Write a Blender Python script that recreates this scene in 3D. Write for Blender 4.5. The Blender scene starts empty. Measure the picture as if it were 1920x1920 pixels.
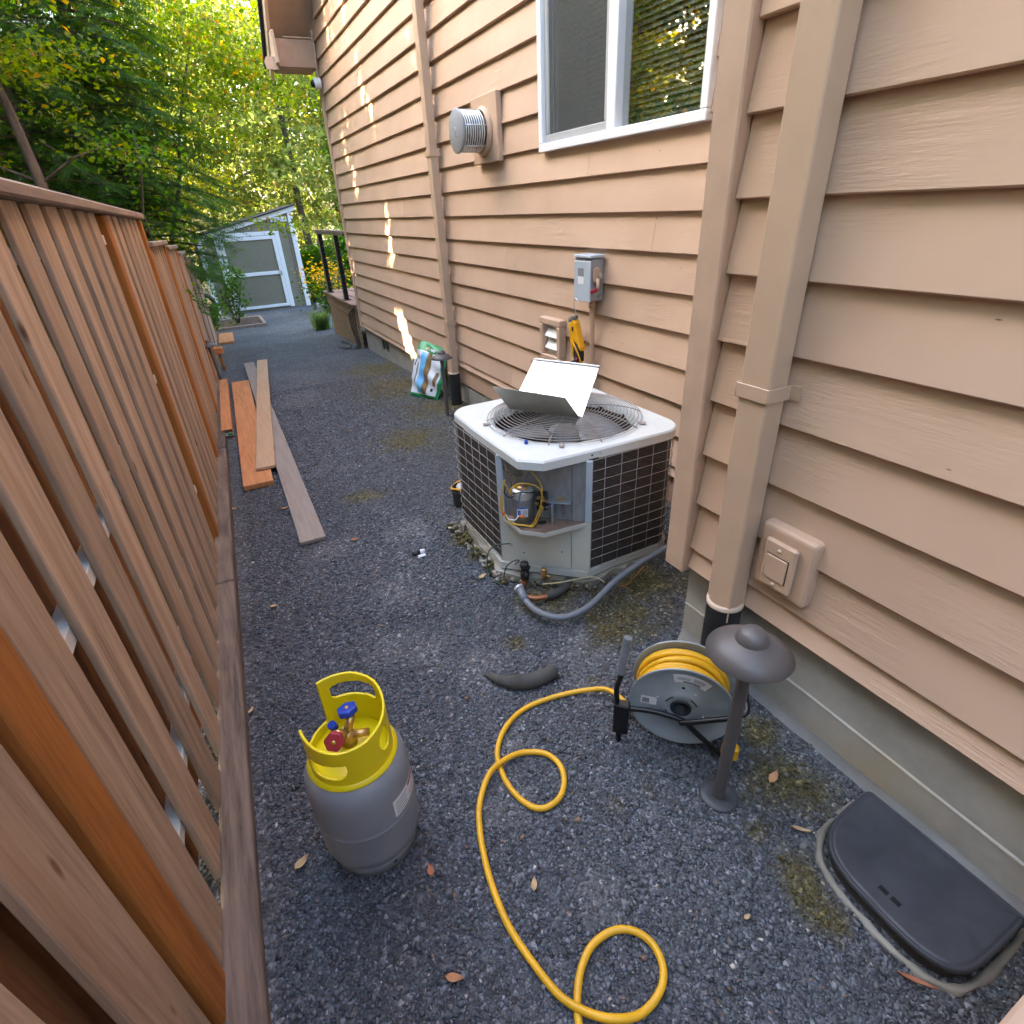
import bpy, bmesh, math, random
import numpy as np
from mathutils import Vector, Matrix, Euler
random.seed(7); RNG = np.random.default_rng(11)
R = math.radians
scn = bpy.context.scene
COL = scn.collection

# ------------------------------------------------------------------ camera
cam = bpy.data.cameras.new('camera'); camo = bpy.data.objects.new('camera', cam); COL.objects.link(camo)
cam.sensor_fit = 'HORIZONTAL'; cam.sensor_width = 36.0; cam.lens = 36.0 * 1032.7 / 1920.0
cam.clip_start = 0.02; cam.clip_end = 600
MR = Matrix(((0.8833, 0.2651, -0.3880), (-0.4666, 0.4112, -0.7830), (-0.0480, 0.8721, 0.4870)))
q = MR.to_quaternion(); q.normalize()
camo.matrix_world = Matrix.Translation((0, 0, 1.6)) @ q.to_matrix().to_4x4()
scn.camera = camo
# ------------------------------------------------------------------ sky, sun, exposure
SUN_AZ, SUN_EL = R(62), R(29)           # azimuth: from the alley's direction (+Y) towards the fence (-X)
S = Vector((-math.sin(SUN_AZ) * math.cos(SUN_EL), math.cos(SUN_AZ) * math.cos(SUN_EL), math.sin(SUN_EL)))
w = bpy.data.worlds.new('World'); scn.world = w; w.use_nodes = True
nt = w.node_tree; bg = nt.nodes['Background']
sky = nt.nodes.new('ShaderNodeTexSky'); sky.sky_type = 'NISHITA'; sky.sun_disc = False
sky.sun_elevation = SUN_EL; sky.sun_rotation = -SUN_AZ
sky.air_density = 1.0; sky.dust_density = 5.0; sky.ozone_density = 0.5
nt.links.new(sky.outputs[0], bg.inputs[0]); bg.inputs[1].default_value = 0.15
sl = bpy.data.lights.new('sun', 'SUN'); sl.energy = 4.0; sl.angle = R(0.5); sl.color = (1.0, 0.80, 0.52)
so = bpy.data.objects.new('sun', sl); COL.objects.link(so); so.rotation_euler = S.to_track_quat('Z', 'Y').to_euler()
so.location = (-20, 12, 14)
vs = scn.view_settings
scn.display_settings.display_device = 'sRGB'
vs.view_transform = 'Standard'; vs.look = 'None'; vs.gamma = 1.0; vs.use_curve_mapping = False
vs.exposure = 3.65
scn.cycles.max_bounces = 6; scn.cycles.diffuse_bounces = 3; scn.cycles.glossy_bounces = 3
scn.cycles.transmission_bounces = 3; scn.cycles.transparent_max_bounces = 6
scn.cycles.caustics_reflective = False; scn.cycles.caustics_refractive = False

# ------------------------------------------------------------------ helpers: numbers
def gz(y):
    return np.interp(y, [-50, 1, 5, 9.4, 12, 17, 300], [0, 0, -.233, -.40, -.5, -.6, -.6])
def _hash(ix, iy, s):
    h = (ix * 374761393 + iy * 668265263 + s * 1442695041) & 0x7fffffff
    h = (h ^ (h >> 13)) * 1274126177 & 0x7fffffff
    return ((h ^ (h >> 16)) & 0xffff) / 65535.0
def vnoise(x, y, s=0):
    x = np.asarray(x, float); y = np.asarray(y, float)
    ix = np.floor(x).astype(np.int64); iy = np.floor(y).astype(np.int64); fx = x - ix; fy = y - iy
    fx = fx * fx * (3 - 2 * fx); fy = fy * fy * (3 - 2 * fy)
    a = _hash(ix, iy, s); b = _hash(ix + 1, iy, s); c = _hash(ix, iy + 1, s); d = _hash(ix + 1, iy + 1, s)
    return (a * (1 - fx) + b * fx) * (1 - fy) + (c * (1 - fx) + d * fx) * fy
def fbm(x, y, s=0, o=4):
    t = 0; a = .5; k = 1
    for i in range(o):
        t = t + a * vnoise(np.asarray(x) * k, np.asarray(y) * k, s + i); a *= .5; k *= 2.03
    return t
# ------------------------------------------------------------------ helpers: materials
class NT:
    def __init__(s, name):
        s.m = bpy.data.materials.new(name); s.m.use_nodes = True; s.t = s.m.node_tree
        s.b = s.t.nodes['Principled BSDF']; s.o = s.t.nodes['Material Output']
    def n(s, typ, **kw):
        nd = s.t.nodes.new('ShaderNode' + typ)
        for k, v in kw.items():
            if k[0] == 'i' and k[1:].isdigit(): nd.inputs[int(k[1:])].default_value = v
            else: setattr(nd, k, v)
        return nd
    def l(s, a, b): s.t.links.new(a, b)
    def ramp(s, fac, stops):
        r = s.n('ValToRGB'); e = r.color_ramp.elements
        while len(e) < len(stops): e.new(.5)
        for x, (p, c) in zip(e, stops): x.position = p; x.color = (*c, 1) if len(c) == 3 else c
        s.l(fac, r.inputs[0]); return r
    def noise(s, vec, scale, detail=4, rough=.55):
        n = s.n('TexNoise'); n.inputs['Scale'].default_value = scale; n.inputs['Detail'].default_value = detail
        n.inputs['Roughness'].default_value = rough
        if vec: s.l(vec, n.inputs['Vector'])
        return n
    def bump(s, h, strength=.3, dist=.01):
        b = s.n('Bump'); b.inputs['Strength'].default_value = strength; b.inputs['Distance'].default_value = dist
        s.l(h, b.inputs['Height']); s.l(b.outputs[0], s.b.inputs['Normal']); return b
    def coords(s, scale=(1, 1, 1)):
        tc = s.n('TexCoord'); oi = s.n('ObjectInfo'); mp = s.n('Mapping'); mp.inputs['Scale'].default_value = scale
        ml = s.n('Math', operation='MULTIPLY'); ml.inputs[1].default_value = 37.0
        s.l(oi.outputs['Random'], ml.inputs[0])
        va = s.n('VectorMath', operation='ADD'); s.l(tc.outputs['Object'], va.inputs[0]); s.l(ml.outputs[0], va.inputs[1])
        s.l(va.outputs[0], mp.inputs['Vector']); return mp.outputs[0], oi
def plain(name, col, rough=.5, metal=0.0, var=.12, bump=.0, bscale=40, spec=.5):
    m = NT(name); v, oi = m.coords()
    n = m.noise(v, 9, 5)
    lo = tuple(c * (1 - var) for c in col); hi = tuple(min(1, c * (1 + var)) for c in col)
    r = m.ramp(n.outputs[0], [(.3, lo), (.7, hi)]); m.l(r.outputs[0], m.b.inputs['Base Color'])
    r2 = m.ramp(m.noise(v, 22, 4).outputs[0], [(.3, (rough * .8,) * 3), (.7, (min(1, rough * 1.2),) * 3)])
    m.l(r2.outputs[0], m.b.inputs['Roughness'])
    m.b.inputs['Metallic'].default_value = metal; m.b.inputs['Specular IOR Level'].default_value = spec
    if bump: m.bump(m.noise(v, bscale, 5).outputs[0], bump, .004)
    return m.m
def wood(name, a, b, scale, rough=.75, bump=.35, rnd=.35, knots=True, warm=None):
    """grain runs along the axis with the small scale"""
    m = NT(name); v, oi = m.coords(scale)
    n1 = m.noise(v, 2.2, 6, .62); n2 = m.noise(v, 9, 4, .6)
    mx = m.n('Math', operation='MULTIPLY_ADD'); mx.inputs[1].default_value = .45
    m.l(n2.outputs[0], mx.inputs[0]); m.l(n1.outputs[0], mx.inputs[2])
    r = m.ramp(mx.outputs[0], [(.45, a), (.62, tuple((x + y) / 2 for x, y in zip(a, b))), (.85, b)])
    hs = m.n('HueSaturation'); m.l(r.outputs[0], hs.inputs['Color'])
    mr = m.n('MapRange'); mr.inputs['To Min'].default_value = 1 - rnd; mr.inputs['To Max'].default_value = 1 + rnd
    m.l(oi.outputs['Random'], mr.inputs[0]); m.l(mr.outputs[0], hs.inputs['Value'])
    out = hs.outputs[0]
    if knots:
        v2, _ = m.coords(tuple((1.3 if s_ < 2 else 5.0) for s_ in scale))
        vo = m.n('TexVoronoi'); vo.inputs['Scale'].default_value = 2.3; m.l(v2, vo.inputs['Vector'])
        kr = m.ramp(vo.outputs['Distance'], [(.04, (1, 1, 1)), (.10, (0, 0, 0))])
        mk = m.n('MixRGB'); mk.blend_type = 'MULTIPLY'; mk.inputs[2].default_value = (.35, .24, .17, 1)
        m.l(kr.outputs[0], mk.inputs[0]); m.l(out, mk.inputs[1]); out = mk.outputs[0]
    if warm:
        wn = m.noise(v, .8, 2); wr = m.ramp(wn.outputs[0], [(.5, (0, 0, 0)), (.75, (1, 1, 1))])
        mw = m.n('MixRGB'); mw.inputs[2].default_value = (*warm, 1); m.l(wr.outputs[0], mw.inputs[0]); m.l(out, mw.inputs[1]); out = mw.outputs[0]
    m.l(out, m.b.inputs['Base Color']); m.b.inputs['Roughness'].default_value = rough
    m.b.inputs['Specular IOR Level'].default_value = .25
    m.bump(mx.outputs[0], bump, .004)
    return m.m
def tintmat(name, rough=.8, trans=0.0, noise=0, spec=.3, bump=0):
    m = NT(name); a = m.n('Attribute'); a.attribute_name = 'tint'
    m.l(a.outputs['Color'], m.b.inputs['Base Color']); m.b.inputs['Roughness'].default_value = rough
    m.b.inputs['Specular IOR Level'].default_value = spec
    if trans:
        tr = m.n('BsdfTranslucent'); g = m.n('HueSaturation'); g.inputs['Saturation'].default_value = 1.15; g.inputs['Value'].default_value = 1.25
        m.l(a.outputs['Color'], g.inputs['Color']); m.l(g.outputs[0], tr.inputs['Color'])
        mx = m.n('MixShader'); mx.inputs[0].default_value = trans
        m.l(m.b.outputs[0], mx.inputs[1]); m.l(tr.outputs[0], mx.inputs[2]); m.l(mx.outputs[0], m.o.inputs['Surface'])
    return m.m

M = {}
def siding_mat():
    m = NT('siding_paint'); v, oi = m.coords((6, .55, 6))
    g = m.noise(v, 6, 7, .65); g2 = m.noise(v, 30, 3, .6)
    v1, _ = m.coords((1, 1, 1))
    big = m.noise(v1, 1.6, 3)
    r = m.ramp(big.outputs[0], [(.3, (.520, .358, .256)), (.7, (.600, .422, .308))])
    hs = m.n('HueSaturation'); m.l(r.outputs[0], hs.inputs['Color'])
    mr = m.n('MapRange'); mr.inputs['To Min'].default_value = .92; mr.inputs['To Max'].default_value = 1.05
    m.l(oi.outputs['Random'], mr.inputs[0]); m.l(mr.outputs[0], hs.inputs['Value'])
    # small dark checks and scratches in the paint
    vs_, _ = m.coords((9, 2.4, 9)); vo = m.n('TexVoronoi'); vo.inputs['Scale'].default_value = 2.2; m.l(vs_, vo.inputs['Vector'])
    kr = m.ramp(vo.outputs['Distance'], [(.016, (1, 1, 1)), (.045, (0, 0, 0))])
    mk = m.n('MixRGB'); mk.inputs[2].default_value = (.16, .10, .065, 1); m.l(kr.outputs[0], mk.inputs[0]); m.l(hs.outputs[0], mk.inputs[1])
    m.l(mk.outputs[0], m.b.inputs['Base Color'])
    m.b.inputs['Roughness'].default_value = .55; m.b.inputs['Specular IOR Level'].default_value = .3
    ad = m.n('Math', operation='MULTIPLY_ADD'); ad.inputs[1].default_value = .4; m.l(g2.outputs[0], ad.inputs[0]); m.l(g.outputs[0], ad.inputs[2])
    # grain only shows in patches
    pr = m.ramp(m.noise(v1, 2.3, 2).outputs[0], [(.46, (.10, .10, .10)), (.70, (1, 1, 1))])
    mu = m.n('Math', operation='MULTIPLY'); m.l(ad.outputs[0], mu.inputs[0]); m.l(pr.outputs[0], mu.inputs[1])
    m.bump(mu.outputs[0], .75, .006)
    return m.m
M['siding'] = siding_mat()
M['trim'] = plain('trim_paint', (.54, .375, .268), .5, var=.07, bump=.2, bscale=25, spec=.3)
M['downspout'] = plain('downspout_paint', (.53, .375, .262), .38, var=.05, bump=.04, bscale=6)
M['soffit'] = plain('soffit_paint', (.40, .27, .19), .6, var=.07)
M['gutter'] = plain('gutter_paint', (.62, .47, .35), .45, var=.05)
M['shingle'] = plain('shingle', (.035, .033, .032), .9, bump=.5, bscale=60)
def concrete_mat(name, a, b, stain):
    m = NT(name); v, _ = m.coords()
    n = m.noise(v, 3.5, 8, .6); n2 = m.noise(v, 40, 4)
    r = m.ramp(n.outputs[0], [(.3, a), (.7, b)])
    st = m.ramp(m.noise(v, 1.7, 4).outputs[0], [(.55, (0, 0, 0)), (.75, (1, 1, 1))])
    mx = m.n('MixRGB'); mx.inputs[2].default_value = (*stain, 1); m.l(st.outputs[0], mx.inputs[0]); m.l(r.outputs[0], mx.inputs[1])
    m.l(mx.outputs[0], m.b.inputs['Base Color']); m.b.inputs['Roughness'].default_value = .85
    ad = m.n('Math', operation='MULTIPLY_ADD'); ad.inputs[1].default_value = .35; m.l(n2.outputs[0], ad.inputs[0]); m.l(n.outputs[0], ad.inputs[2])
    m.bump(ad.outputs[0], .5, .006); return m.m
M['concrete'] = concrete_mat('concrete', (.25, .245, .22), (.43, .42, .385), (.36, .31, .22))
M['footing'] = concrete_mat('footing_concrete', (.20, .205, .21), (.33, .335, .335), (.17, .16, .12))
M['pad'] = concrete_mat('pad_concrete', (.16, .15, .12), (.36, .34, .29), (.12, .11, .035))
M['white'] = plain('white_paint', (.80, .82, .84), .4, var=.03)
M['vinyl'] = plain('white_vinyl', (.82, .84, .86), .35, var=.02)
M['greysash'] = plain('grey_sash', (.40, .41, .42), .4, var=.03)
M['blind'] = plain('blind_slat', (.20, .215, .19), .6, var=.05)
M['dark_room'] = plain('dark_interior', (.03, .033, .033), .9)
g = NT('window_glass'); g.b.inputs['Base Color'].default_value = (.9, .95, .93, 1); g.b.inputs['Roughness'].default_value = .02
gl = g.n('BsdfGlossy'); gl.inputs['Roughness'].default_value = .015
tp = g.n('BsdfTransparent'); tp.inputs[0].default_value = (.86, .90, .87, 1); fr = g.n('Fresnel'); fr.inputs[0].default_value = 5.5
geo = g.n('NewGeometry'); inv = g.n('Math', operation='SUBTRACT'); inv.inputs[0].default_value = 1.0; g.l(geo.outputs['Backfacing'], inv.inputs[1])
ff = g.n('Math', operation='MULTIPLY'); g.l(fr.outputs[0], ff.inputs[0]); g.l(inv.outputs[0], ff.inputs[1])
mxs = g.n('MixShader'); g.l(ff.outputs[0], mxs.inputs[0]); g.l(tp.outputs[0], mxs.inputs[1]); g.l(gl.outputs[0], mxs.inputs[2]); g.l(mxs.outputs[0], g.o.inputs['Surface'])
M['glass'] = g.m
g = NT('insect_screen'); tp = g.n('BsdfTransparent'); df = g.n('BsdfDiffuse'); df.inputs[0].default_value = (.13, .14, .145, 1)
mxs = g.n('MixShader'); mxs.inputs[0].default_value = .38; g.l(tp.outputs[0], mxs.inputs[1]); g.l(df.outputs[0], mxs.inputs[2]); g.l(mxs.outputs[0], g.o.inputs['Surface'])
M['screen'] = g.m
M['black_pipe'] = plain('black_abs_plastic', (.022, .022, .024), .45, var=.15)
M['fence'] = wood('cedar_fence', (.21, .145, .105), (.45, .335, .25), (16, 16, .8), rnd=.18, bump=.6, warm=(.34, .22, .145))
M['fence_back'] = wood('cedar_fence_back', (.17, .075, .032), (.33, .16, .075), (14, 14, .9), rnd=.25)
M['post'] = wood('treated_post', (.20, .068, .016), (.42, .165, .04), (18, 18, .9), rnd=.15, bump=.5, knots=False)
M['cap'] = wood('weathered_cap', (.17, .125, .10), (.33, .255, .205), (10, .8, 10), rnd=.15, knots=False)
M['timber'] = wood('weathered_timber', (.045, .034, .027), (.175, .135, .11), (12, .9, 12), rnd=.25, bump=.7, knots=False)
M['orange_wood'] = wood('stained_wood', (.36, .135, .045), (.56, .255, .105), (14, .8, 14), rnd=.05)
M['tan_wood'] = wood('tan_composite', (.36, .235, .14), (.47, .32, .20), (18, .5, 18), rnd=.04, bump=.1, knots=False)
M['grey_wood'] = wood('grey_composite', (.20, .165, .14), (.29, .245, .21), (18, .5, 18), rnd=.04, bump=.15, knots=False)
M['end_wood'] = plain('cut_end', (.09, .05, .03), .8)
M['deck'] = wood('deck_boards', (.26, .13, .085), (.42, .24, .17), (.8, 12, 12), rnd=.2)
M['deckrim'] = wood('deck_rim', (.17, .105, .07), (.27, .175, .12), (12, .8, 12), rnd=.1, knots=False)
M['lattice'] = wood('lattice', (.28, .19, .12), (.42, .30, .20), (10, 2, 10), rnd=.1, knots=False)
M['black_metal'] = plain('black_metal', (.012, .012, .013), .35, metal=.3, var=.2)
M['ac_white'] = plain('enamel_white', (.62, .66, .655), .35, var=.04)
M['ac_beige'] = plain('enamel_grey', (.52, .53, .485), .4, var=.05)
def galv(name, col, rough):
    m = NT(name); v, _ = m.coords((3, 3, 1)); n = m.noise(v, 7, 6, .65)
    r = m.ramp(n.outputs[0], [(.3, tuple(c * .75 for c in col)), (.55, col), (.75, tuple(min(1, c * 1.25) for c in col))])
    m.l(r.outputs[0], m.b.inputs['Base Color']); m.b.inputs['Metallic'].default_value = .55
    r2 = m.ramp(n.outputs[0], [(.3, (rough + .15,) * 3), (.7, (rough - .1,) * 3)]); m.l(r2.outputs[0], m.b.inputs['Roughness'])
    return m.m
M['galv'] = galv('galvanised_steel', (.34, .37, .40), .5)
M['galv_bright'] = galv('bright_sheet', (.72, .76, .77), .32)
M['galv_back'] = plain('dull_sheet', (.40, .41, .37), .45, metal=.15, var=.12)
M['rust'] = plain('rusty_shelf', (.20, .135, .10), .8, var=.5)
M['label'] = plain('label_paper', (.72, .74, .76), .5, var=.05)
M['blue_print'] = plain('blue_print', (.05, .12, .45), .5)
M['grey_print'] = plain('grey_print', (.22, .23, .25), .5)
def coil_mat():
    m = NT('coil_fins'); tc = m.n('TexCoord'); wv = m.n('TexWave'); wv.bands_direction = 'Z'; wv.inputs['Scale'].default_value = 38; wv.inputs['Distortion'].default_value = .6
    m.l(tc.outputs['Object'], wv.inputs['Vector'])
    r = m.ramp(wv.outputs[0], [(.2, (.015, .014, .014)), (.8, (.095, .085, .08))]); v, _ = m.coords()
    dn = m.ramp(m.noise(v, 6, 4).outputs[0], [(.5, (0, 0, 0)), (.8, (.6, .6, .6))]); mx = m.n('MixRGB'); mx.inputs[2].default_value = (.10, .09, .085, 1)
    m.l(dn.outputs[0], mx.inputs[0]); m.l(r.outputs[0], mx.inputs[1]); m.l(mx.outputs[0], m.b.inputs['Base Color'])
    m.b.inputs['Roughness'].default_value = .55; m.b.inputs['Metallic'].default_value = .3; m.bump(wv.outputs[0], .6, .003); return m.m
M['coil'] = coil_mat()
M['wire'] = plain('coated_wire', (.34, .305, .275), .5)
M['copper'] = plain('copper_tube', (.42, .17, .08), .4, metal=.75, var=.35)
M['brass'] = plain('brass', (.55, .36, .14), .35, metal=.8, var=.2)
M['blackrub'] = plain('black_rubber', (.018, .018, .02), .6)
M['foam'] = plain('foam_insulation', (.055, .055, .05), .9, bump=.5, bscale=30, var=.25)
M['yellow_wire'] = plain('yellow_wire', (.62, .37, .03), .4)
M['green_wire'] = plain('green_wire', (.01, .05, .035), .4)
M['blue_wire'] = plain('blue_wire', (.12, .2, .42), .4)
M['orange_plastic'] = plain('orange_plastic', (.65, .16, .03), .4)
M['cream_wire'] = plain('cream_wire', (.55, .47, .28), .5)
M['grey_conduit'] = plain('grey_conduit', (.15, .165, .185), .4, var=.06)
M['cord'] = plain('yellow_cord', (.70, .38, .014), .42, var=.14)
M['cyl_grey'] = plain('grey_enamel', (.23, .248, .275), .40, var=.10, bump=.04, bscale=30)
M['cyl_yellow'] = plain('yellow_enamel', (.78, .62, .006), .35, var=.05, bump=.05, bscale=60)
M['blue_plastic'] = plain('blue_plastic', (.01, .045, .36), .35)
M['red_plastic'] = plain('red_plastic', (.30, .02, .045), .4)
M['bronze'] = plain('bronze_powdercoat', (.098, .088, .085), .42, var=.08)
M['bronze_grey'] = plain('grey_powdercoat', (.055, .058, .066), .5, var=.1)
M['lid_black'] = plain('black_polymer', (.036, .039, .046), .5, var=.2, bump=.12, bscale=50)
M['steel_disc'] = plain('zinc_disc', (.33, .37, .385), .40, metal=.3, var=.14)
M['box_blue'] = plain('electrical_enamel', (.42, .49, .56), .35, var=.03)  # same enamel in its lit, bluish tone, for the box front
M['box_grey_shaded'] = plain('electrical_enamel_shaded', (.30, .315, .335), .4, var=.03)  # box enamel with the side's shade mixed in; plain grey on vent disc
M['clamp_yellow'] = plain('tool_yellow', (.75, .36, .008), .4)
M['shed'] = plain('shed_green_paint', (.20, .185, .135), .7, var=.05)
M['steel_strip'] = plain('white_strip', (.62, .62, .60), .5)
M['soil'] = plain('bed_soil', (.075, .045, .03), .95, var=.4, bump=1.0, bscale=30)
M['mulch_white'] = plain('bag_white', (.68, .72, .76), .35, var=.06)
M['mulch_green'] = plain('bag_green', (.015, .30, .10), .35)
M['mulch_blue'] = plain('bag_blue', (.13, .42, .72), .35, var=.2)
M['mulch_brown'] = plain('bag_brown', (.20, .125, .05), .4, var=.35)
M['louver'] = plain('louver_white', (.66, .64, .62), .5)
M['bark'] = wood('bark', (.03, .022, .016), (.11, .085, .065), (8, 8, 2), rnd=.2, bump=1.0, knots=False)
M['stone'] = tintmat('gravel_stone', .65, spec=.4)
M['needle'] = tintmat('needle_foliage', .6, .45)
M['leaf'] = tintmat('broad_leaf', .5, .62)
M['dry_leaf'] = plain('dry_leaf', (.46, .23, .11), .7, var=.35)
M['dry_leaf1'] = plain('dry_leaf_tan', (.48, .33, .17), .75, var=.35)
M['dry_leaf2'] = plain('dry_leaf_rust', (.38, .15, .07), .7, var=.4)
M['slot_black'] = plain('slot_black', (.004, .004, .004), .9)
M['rail_inner'] = plain('hose_dark', (.02, .018, .016), .5)
# ------------------------------------------------------------------ helpers: meshes and objects
WL = {}     # world location of each object
class MB:
    def __init__(s): s.v = []; s.f = []; s.sm = []
    def add(s, v, f, sm=False):
        o = len(s.v); s.v += [tuple(p) for p in v]; s.f += [tuple(i + o for i in g_) for g_ in f]; s.sm += [sm] * len(f); return s
    def box(s, x0, x1, y0, y1, z0, z1, mat=None):
        v = [(x0, y0, z0), (x1, y0, z0), (x1, y1, z0), (x0, y1, z0), (x0, y0, z1), (x1, y0, z1), (x1, y1, z1), (x0, y1, z1)]
        if mat is not None: v = [tuple(mat @ Vector(p)) for p in v]
        return s.add(v, [(0, 3, 2, 1), (4, 5, 6, 7), (0, 1, 5, 4), (1, 2, 6, 5), (2, 3, 7, 6), (3, 0, 4, 7)])
    def cbox(s, x0, x1, y0, y1, z0, z1, c=.004, mat=None):
        """box with chamfered edges"""
        bm = bmesh.new(); bmesh.ops.create_cube(bm, size=1)
        for v in bm.verts: v.co = Vector(((x0 + x1) / 2 + v.co.x * (x1 - x0), (y0 + y1) / 2 + v.co.y * (y1 - y0), (z0 + z1) / 2 + v.co.z * (z1 - z0)))
        bmesh.ops.bevel(bm, geom=list(bm.edges), offset=c, segments=1, affect='EDGES')
        if mat is not None: bm.transform(mat)
        bm.verts.ensure_lookup_table(); s.add([v.co[:] for v in bm.verts], [[v.index for v in f.verts] for f in bm.faces]); bm.free(); return s
    def tube(s, pts, r, n=10, cap=True, closed=False):
        pts = [Vector(p) for p in pts]; k = len(pts); rr = r if hasattr(r, '__len__') else [r] * k
        vs_ = []; t0 = None; nrm = None
        for i in range(k):
            a = pts[(i - 1) % k] if (closed or i > 0) else pts[i]; b = pts[(i + 1) % k] if (closed or i < k - 1) else pts[i]
            t = (b - a).normalized()
            if nrm is None:
                nrm = t.orthogonal().normalized()
            else:
                nrm = (nrm - t * nrm.dot(t)); nrm = nrm.normalized() if nrm.length > 1e-6 else t.orthogonal().normalized()
            bi = t.cross(nrm)
            for j in range(n):
                an = 2 * math.pi * j / n; vs_.append(pts[i] + (nrm * math.cos(an) + bi * math.sin(an)) * rr[i])
        f = []
        for i in range(k if closed else k - 1):
            i2 = (i + 1) % k
            for j in range(n): f.append((i * n + j, i * n + (j + 1) % n, i2 * n + (j + 1) % n, i2 * n + j))
        s.add(vs_, f, True)
        if cap and not closed:
            o = len(s.v) - len(vs_)
            s.f.append(tuple(o + j for j in range(n))[::-1]); s.sm.append(False)
            s.f.append(tuple(o + (k - 1) * n + j for j in range(n))); s.sm.append(False)
        return s
    def lathe(s, prof, n=48, mat=None, smooth=True):
        v = []; f = []; k = len(prof)
        for i in range(n):
            a = 2 * math.pi * i / n
            for (r_, z_) in prof: v.append(Vector((r_ * math.cos(a), r_ * math.sin(a), z_)))
        for i in range(n):
            for j in range(k - 1):
                a, b, c, d = i * k + j, ((i + 1) % n) * k + j, ((i + 1) % n) * k + j + 1, i * k + j + 1
                f.append((a, b, c, d))
        if mat is not None: v = [mat @ p for p in v]
        return s.add(v, f, smooth)
    def prism(s, poly, z0, z1, mat=None):
        n = len(poly); v = [Vector((x, y, z0)) for x, y in poly] + [Vector((x, y, z1)) for x, y in poly]
        if mat is not None: v = [mat @ p for p in v]
        return s.add(v, [tuple(range(n))[::-1], tuple(range(n, 2 * n))] + [(i, (i + 1) % n, n + (i + 1) % n, n + i) for i in range(n)])
    def quadsheet(s, a, b, c, d, th):
        a, b, c, d = map(Vector, (a, b, c, d)); nn = (b - a).cross(d - a).normalized() * th
        return s.add([a, b, c, d, a + nn, b + nn, c + nn, d + nn], [(0, 3, 2, 1), (4, 5, 6, 7), (0, 1, 5, 4), (1, 2, 6, 5), (2, 3, 7, 6), (3, 0, 4, 7)])
    def mesh(s, name):
        me = bpy.data.meshes.new(name); me.from_pydata(s.v, [], s.f); me.polygons.foreach_set('use_smooth', s.sm); me.update(); return me
def put(me, name, mat, parent=None, loc=(0, 0, 0), rot=None, auto=None):
    """link mesh data as one object whose own origin stands at world location loc"""
    if mat and not me.materials: me.materials.append(M[mat] if isinstance(mat, str) else mat)
    o = bpy.data.objects.new(name, me); COL.objects.link(o); loc = Vector(loc)
    if parent: o.parent = parent; o.location = loc - WL[parent.name]
    else: o.location = loc
    if rot: o.rotation_euler = rot
    WL[o.name] = loc
    return o
def part(name, mb, mat, parent=None, loc=(0, 0, 0)):
    me = mb.mesh(name)
    return put(me, name, mat, parent, loc)
def tag(o, label, cat, group=None):
    o['label'] = label; o['category'] = cat
    if group: o['group'] = group
    return o
def thing(name, label, cat, loc, group=None):
    o = bpy.data.objects.new(name, None); COL.objects.link(o); o.location = loc; WL[o.name] = Vector(loc)
    o.empty_display_size = .1
    return tag(o, label, cat, group)
def struct(o): o['kind'] = 'structure'; return o
def stuff(o): o['kind'] = 'stuff'; return o
def bevel(o, wdt=.003, seg=2):
    b = o.modifiers.new('bevel', 'BEVEL'); b.width = wdt; b.segments = seg; b.limit_method = 'ANGLE'; return o
def npmesh(name, V, F, tint=None, smooth=False):
    V = np.ascontiguousarray(V, np.float32).reshape(-1, 3); F = np.ascontiguousarray(F, np.int32); k = F.shape[1]; nf = len(F)
    me = bpy.data.meshes.new(name); me.vertices.add(len(V)); me.vertices.foreach_set('co', V.ravel())
    me.loops.add(nf * k); me.loops.foreach_set('vertex_index', F.ravel())
    me.polygons.add(nf); me.polygons.foreach_set('loop_start', np.arange(0, nf * k, k, dtype=np.int32))
    if smooth: me.polygons.foreach_set('use_smooth', np.ones(nf, bool))
    me.update(calc_edges=True)
    if tint is not None:
        a = me.color_attributes.new('tint', 'FLOAT_COLOR', 'POINT'); c = np.ones((len(V), 4), np.float32); c[:, :3] = tint; a.data.foreach_set('color', c.ravel())
    return me
def spline(pts, per=8):
    pts = [Vector(p) for p in pts]; out = []
    for i in range(len(pts) - 1):
        p0 = pts[max(i - 1, 0)]; p1 = pts[i]; p2 = pts[i + 1]; p3 = pts[min(i + 2, len(pts) - 1)]
        for j in range(per):
            t = j / per
            out.append(.5 * ((2 * p1) + (p2 - p0) * t + (2 * p0 - 5 * p1 + 4 * p2 - p3) * t * t + (3 * p1 - p0 - 3 * p2 + p3) * t ** 3))
    out.append(pts[-1]); return out
def frame(origin, xdir, zdir):
    z = Vector(zdir).normalized(); x = Vector(xdir); x = (x - z * x.dot(z)).normalized(); y = z.cross(x)
    m = Matrix((x, y, z)).transposed().to_4x4(); m.translation = Vector(origin); return m

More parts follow.
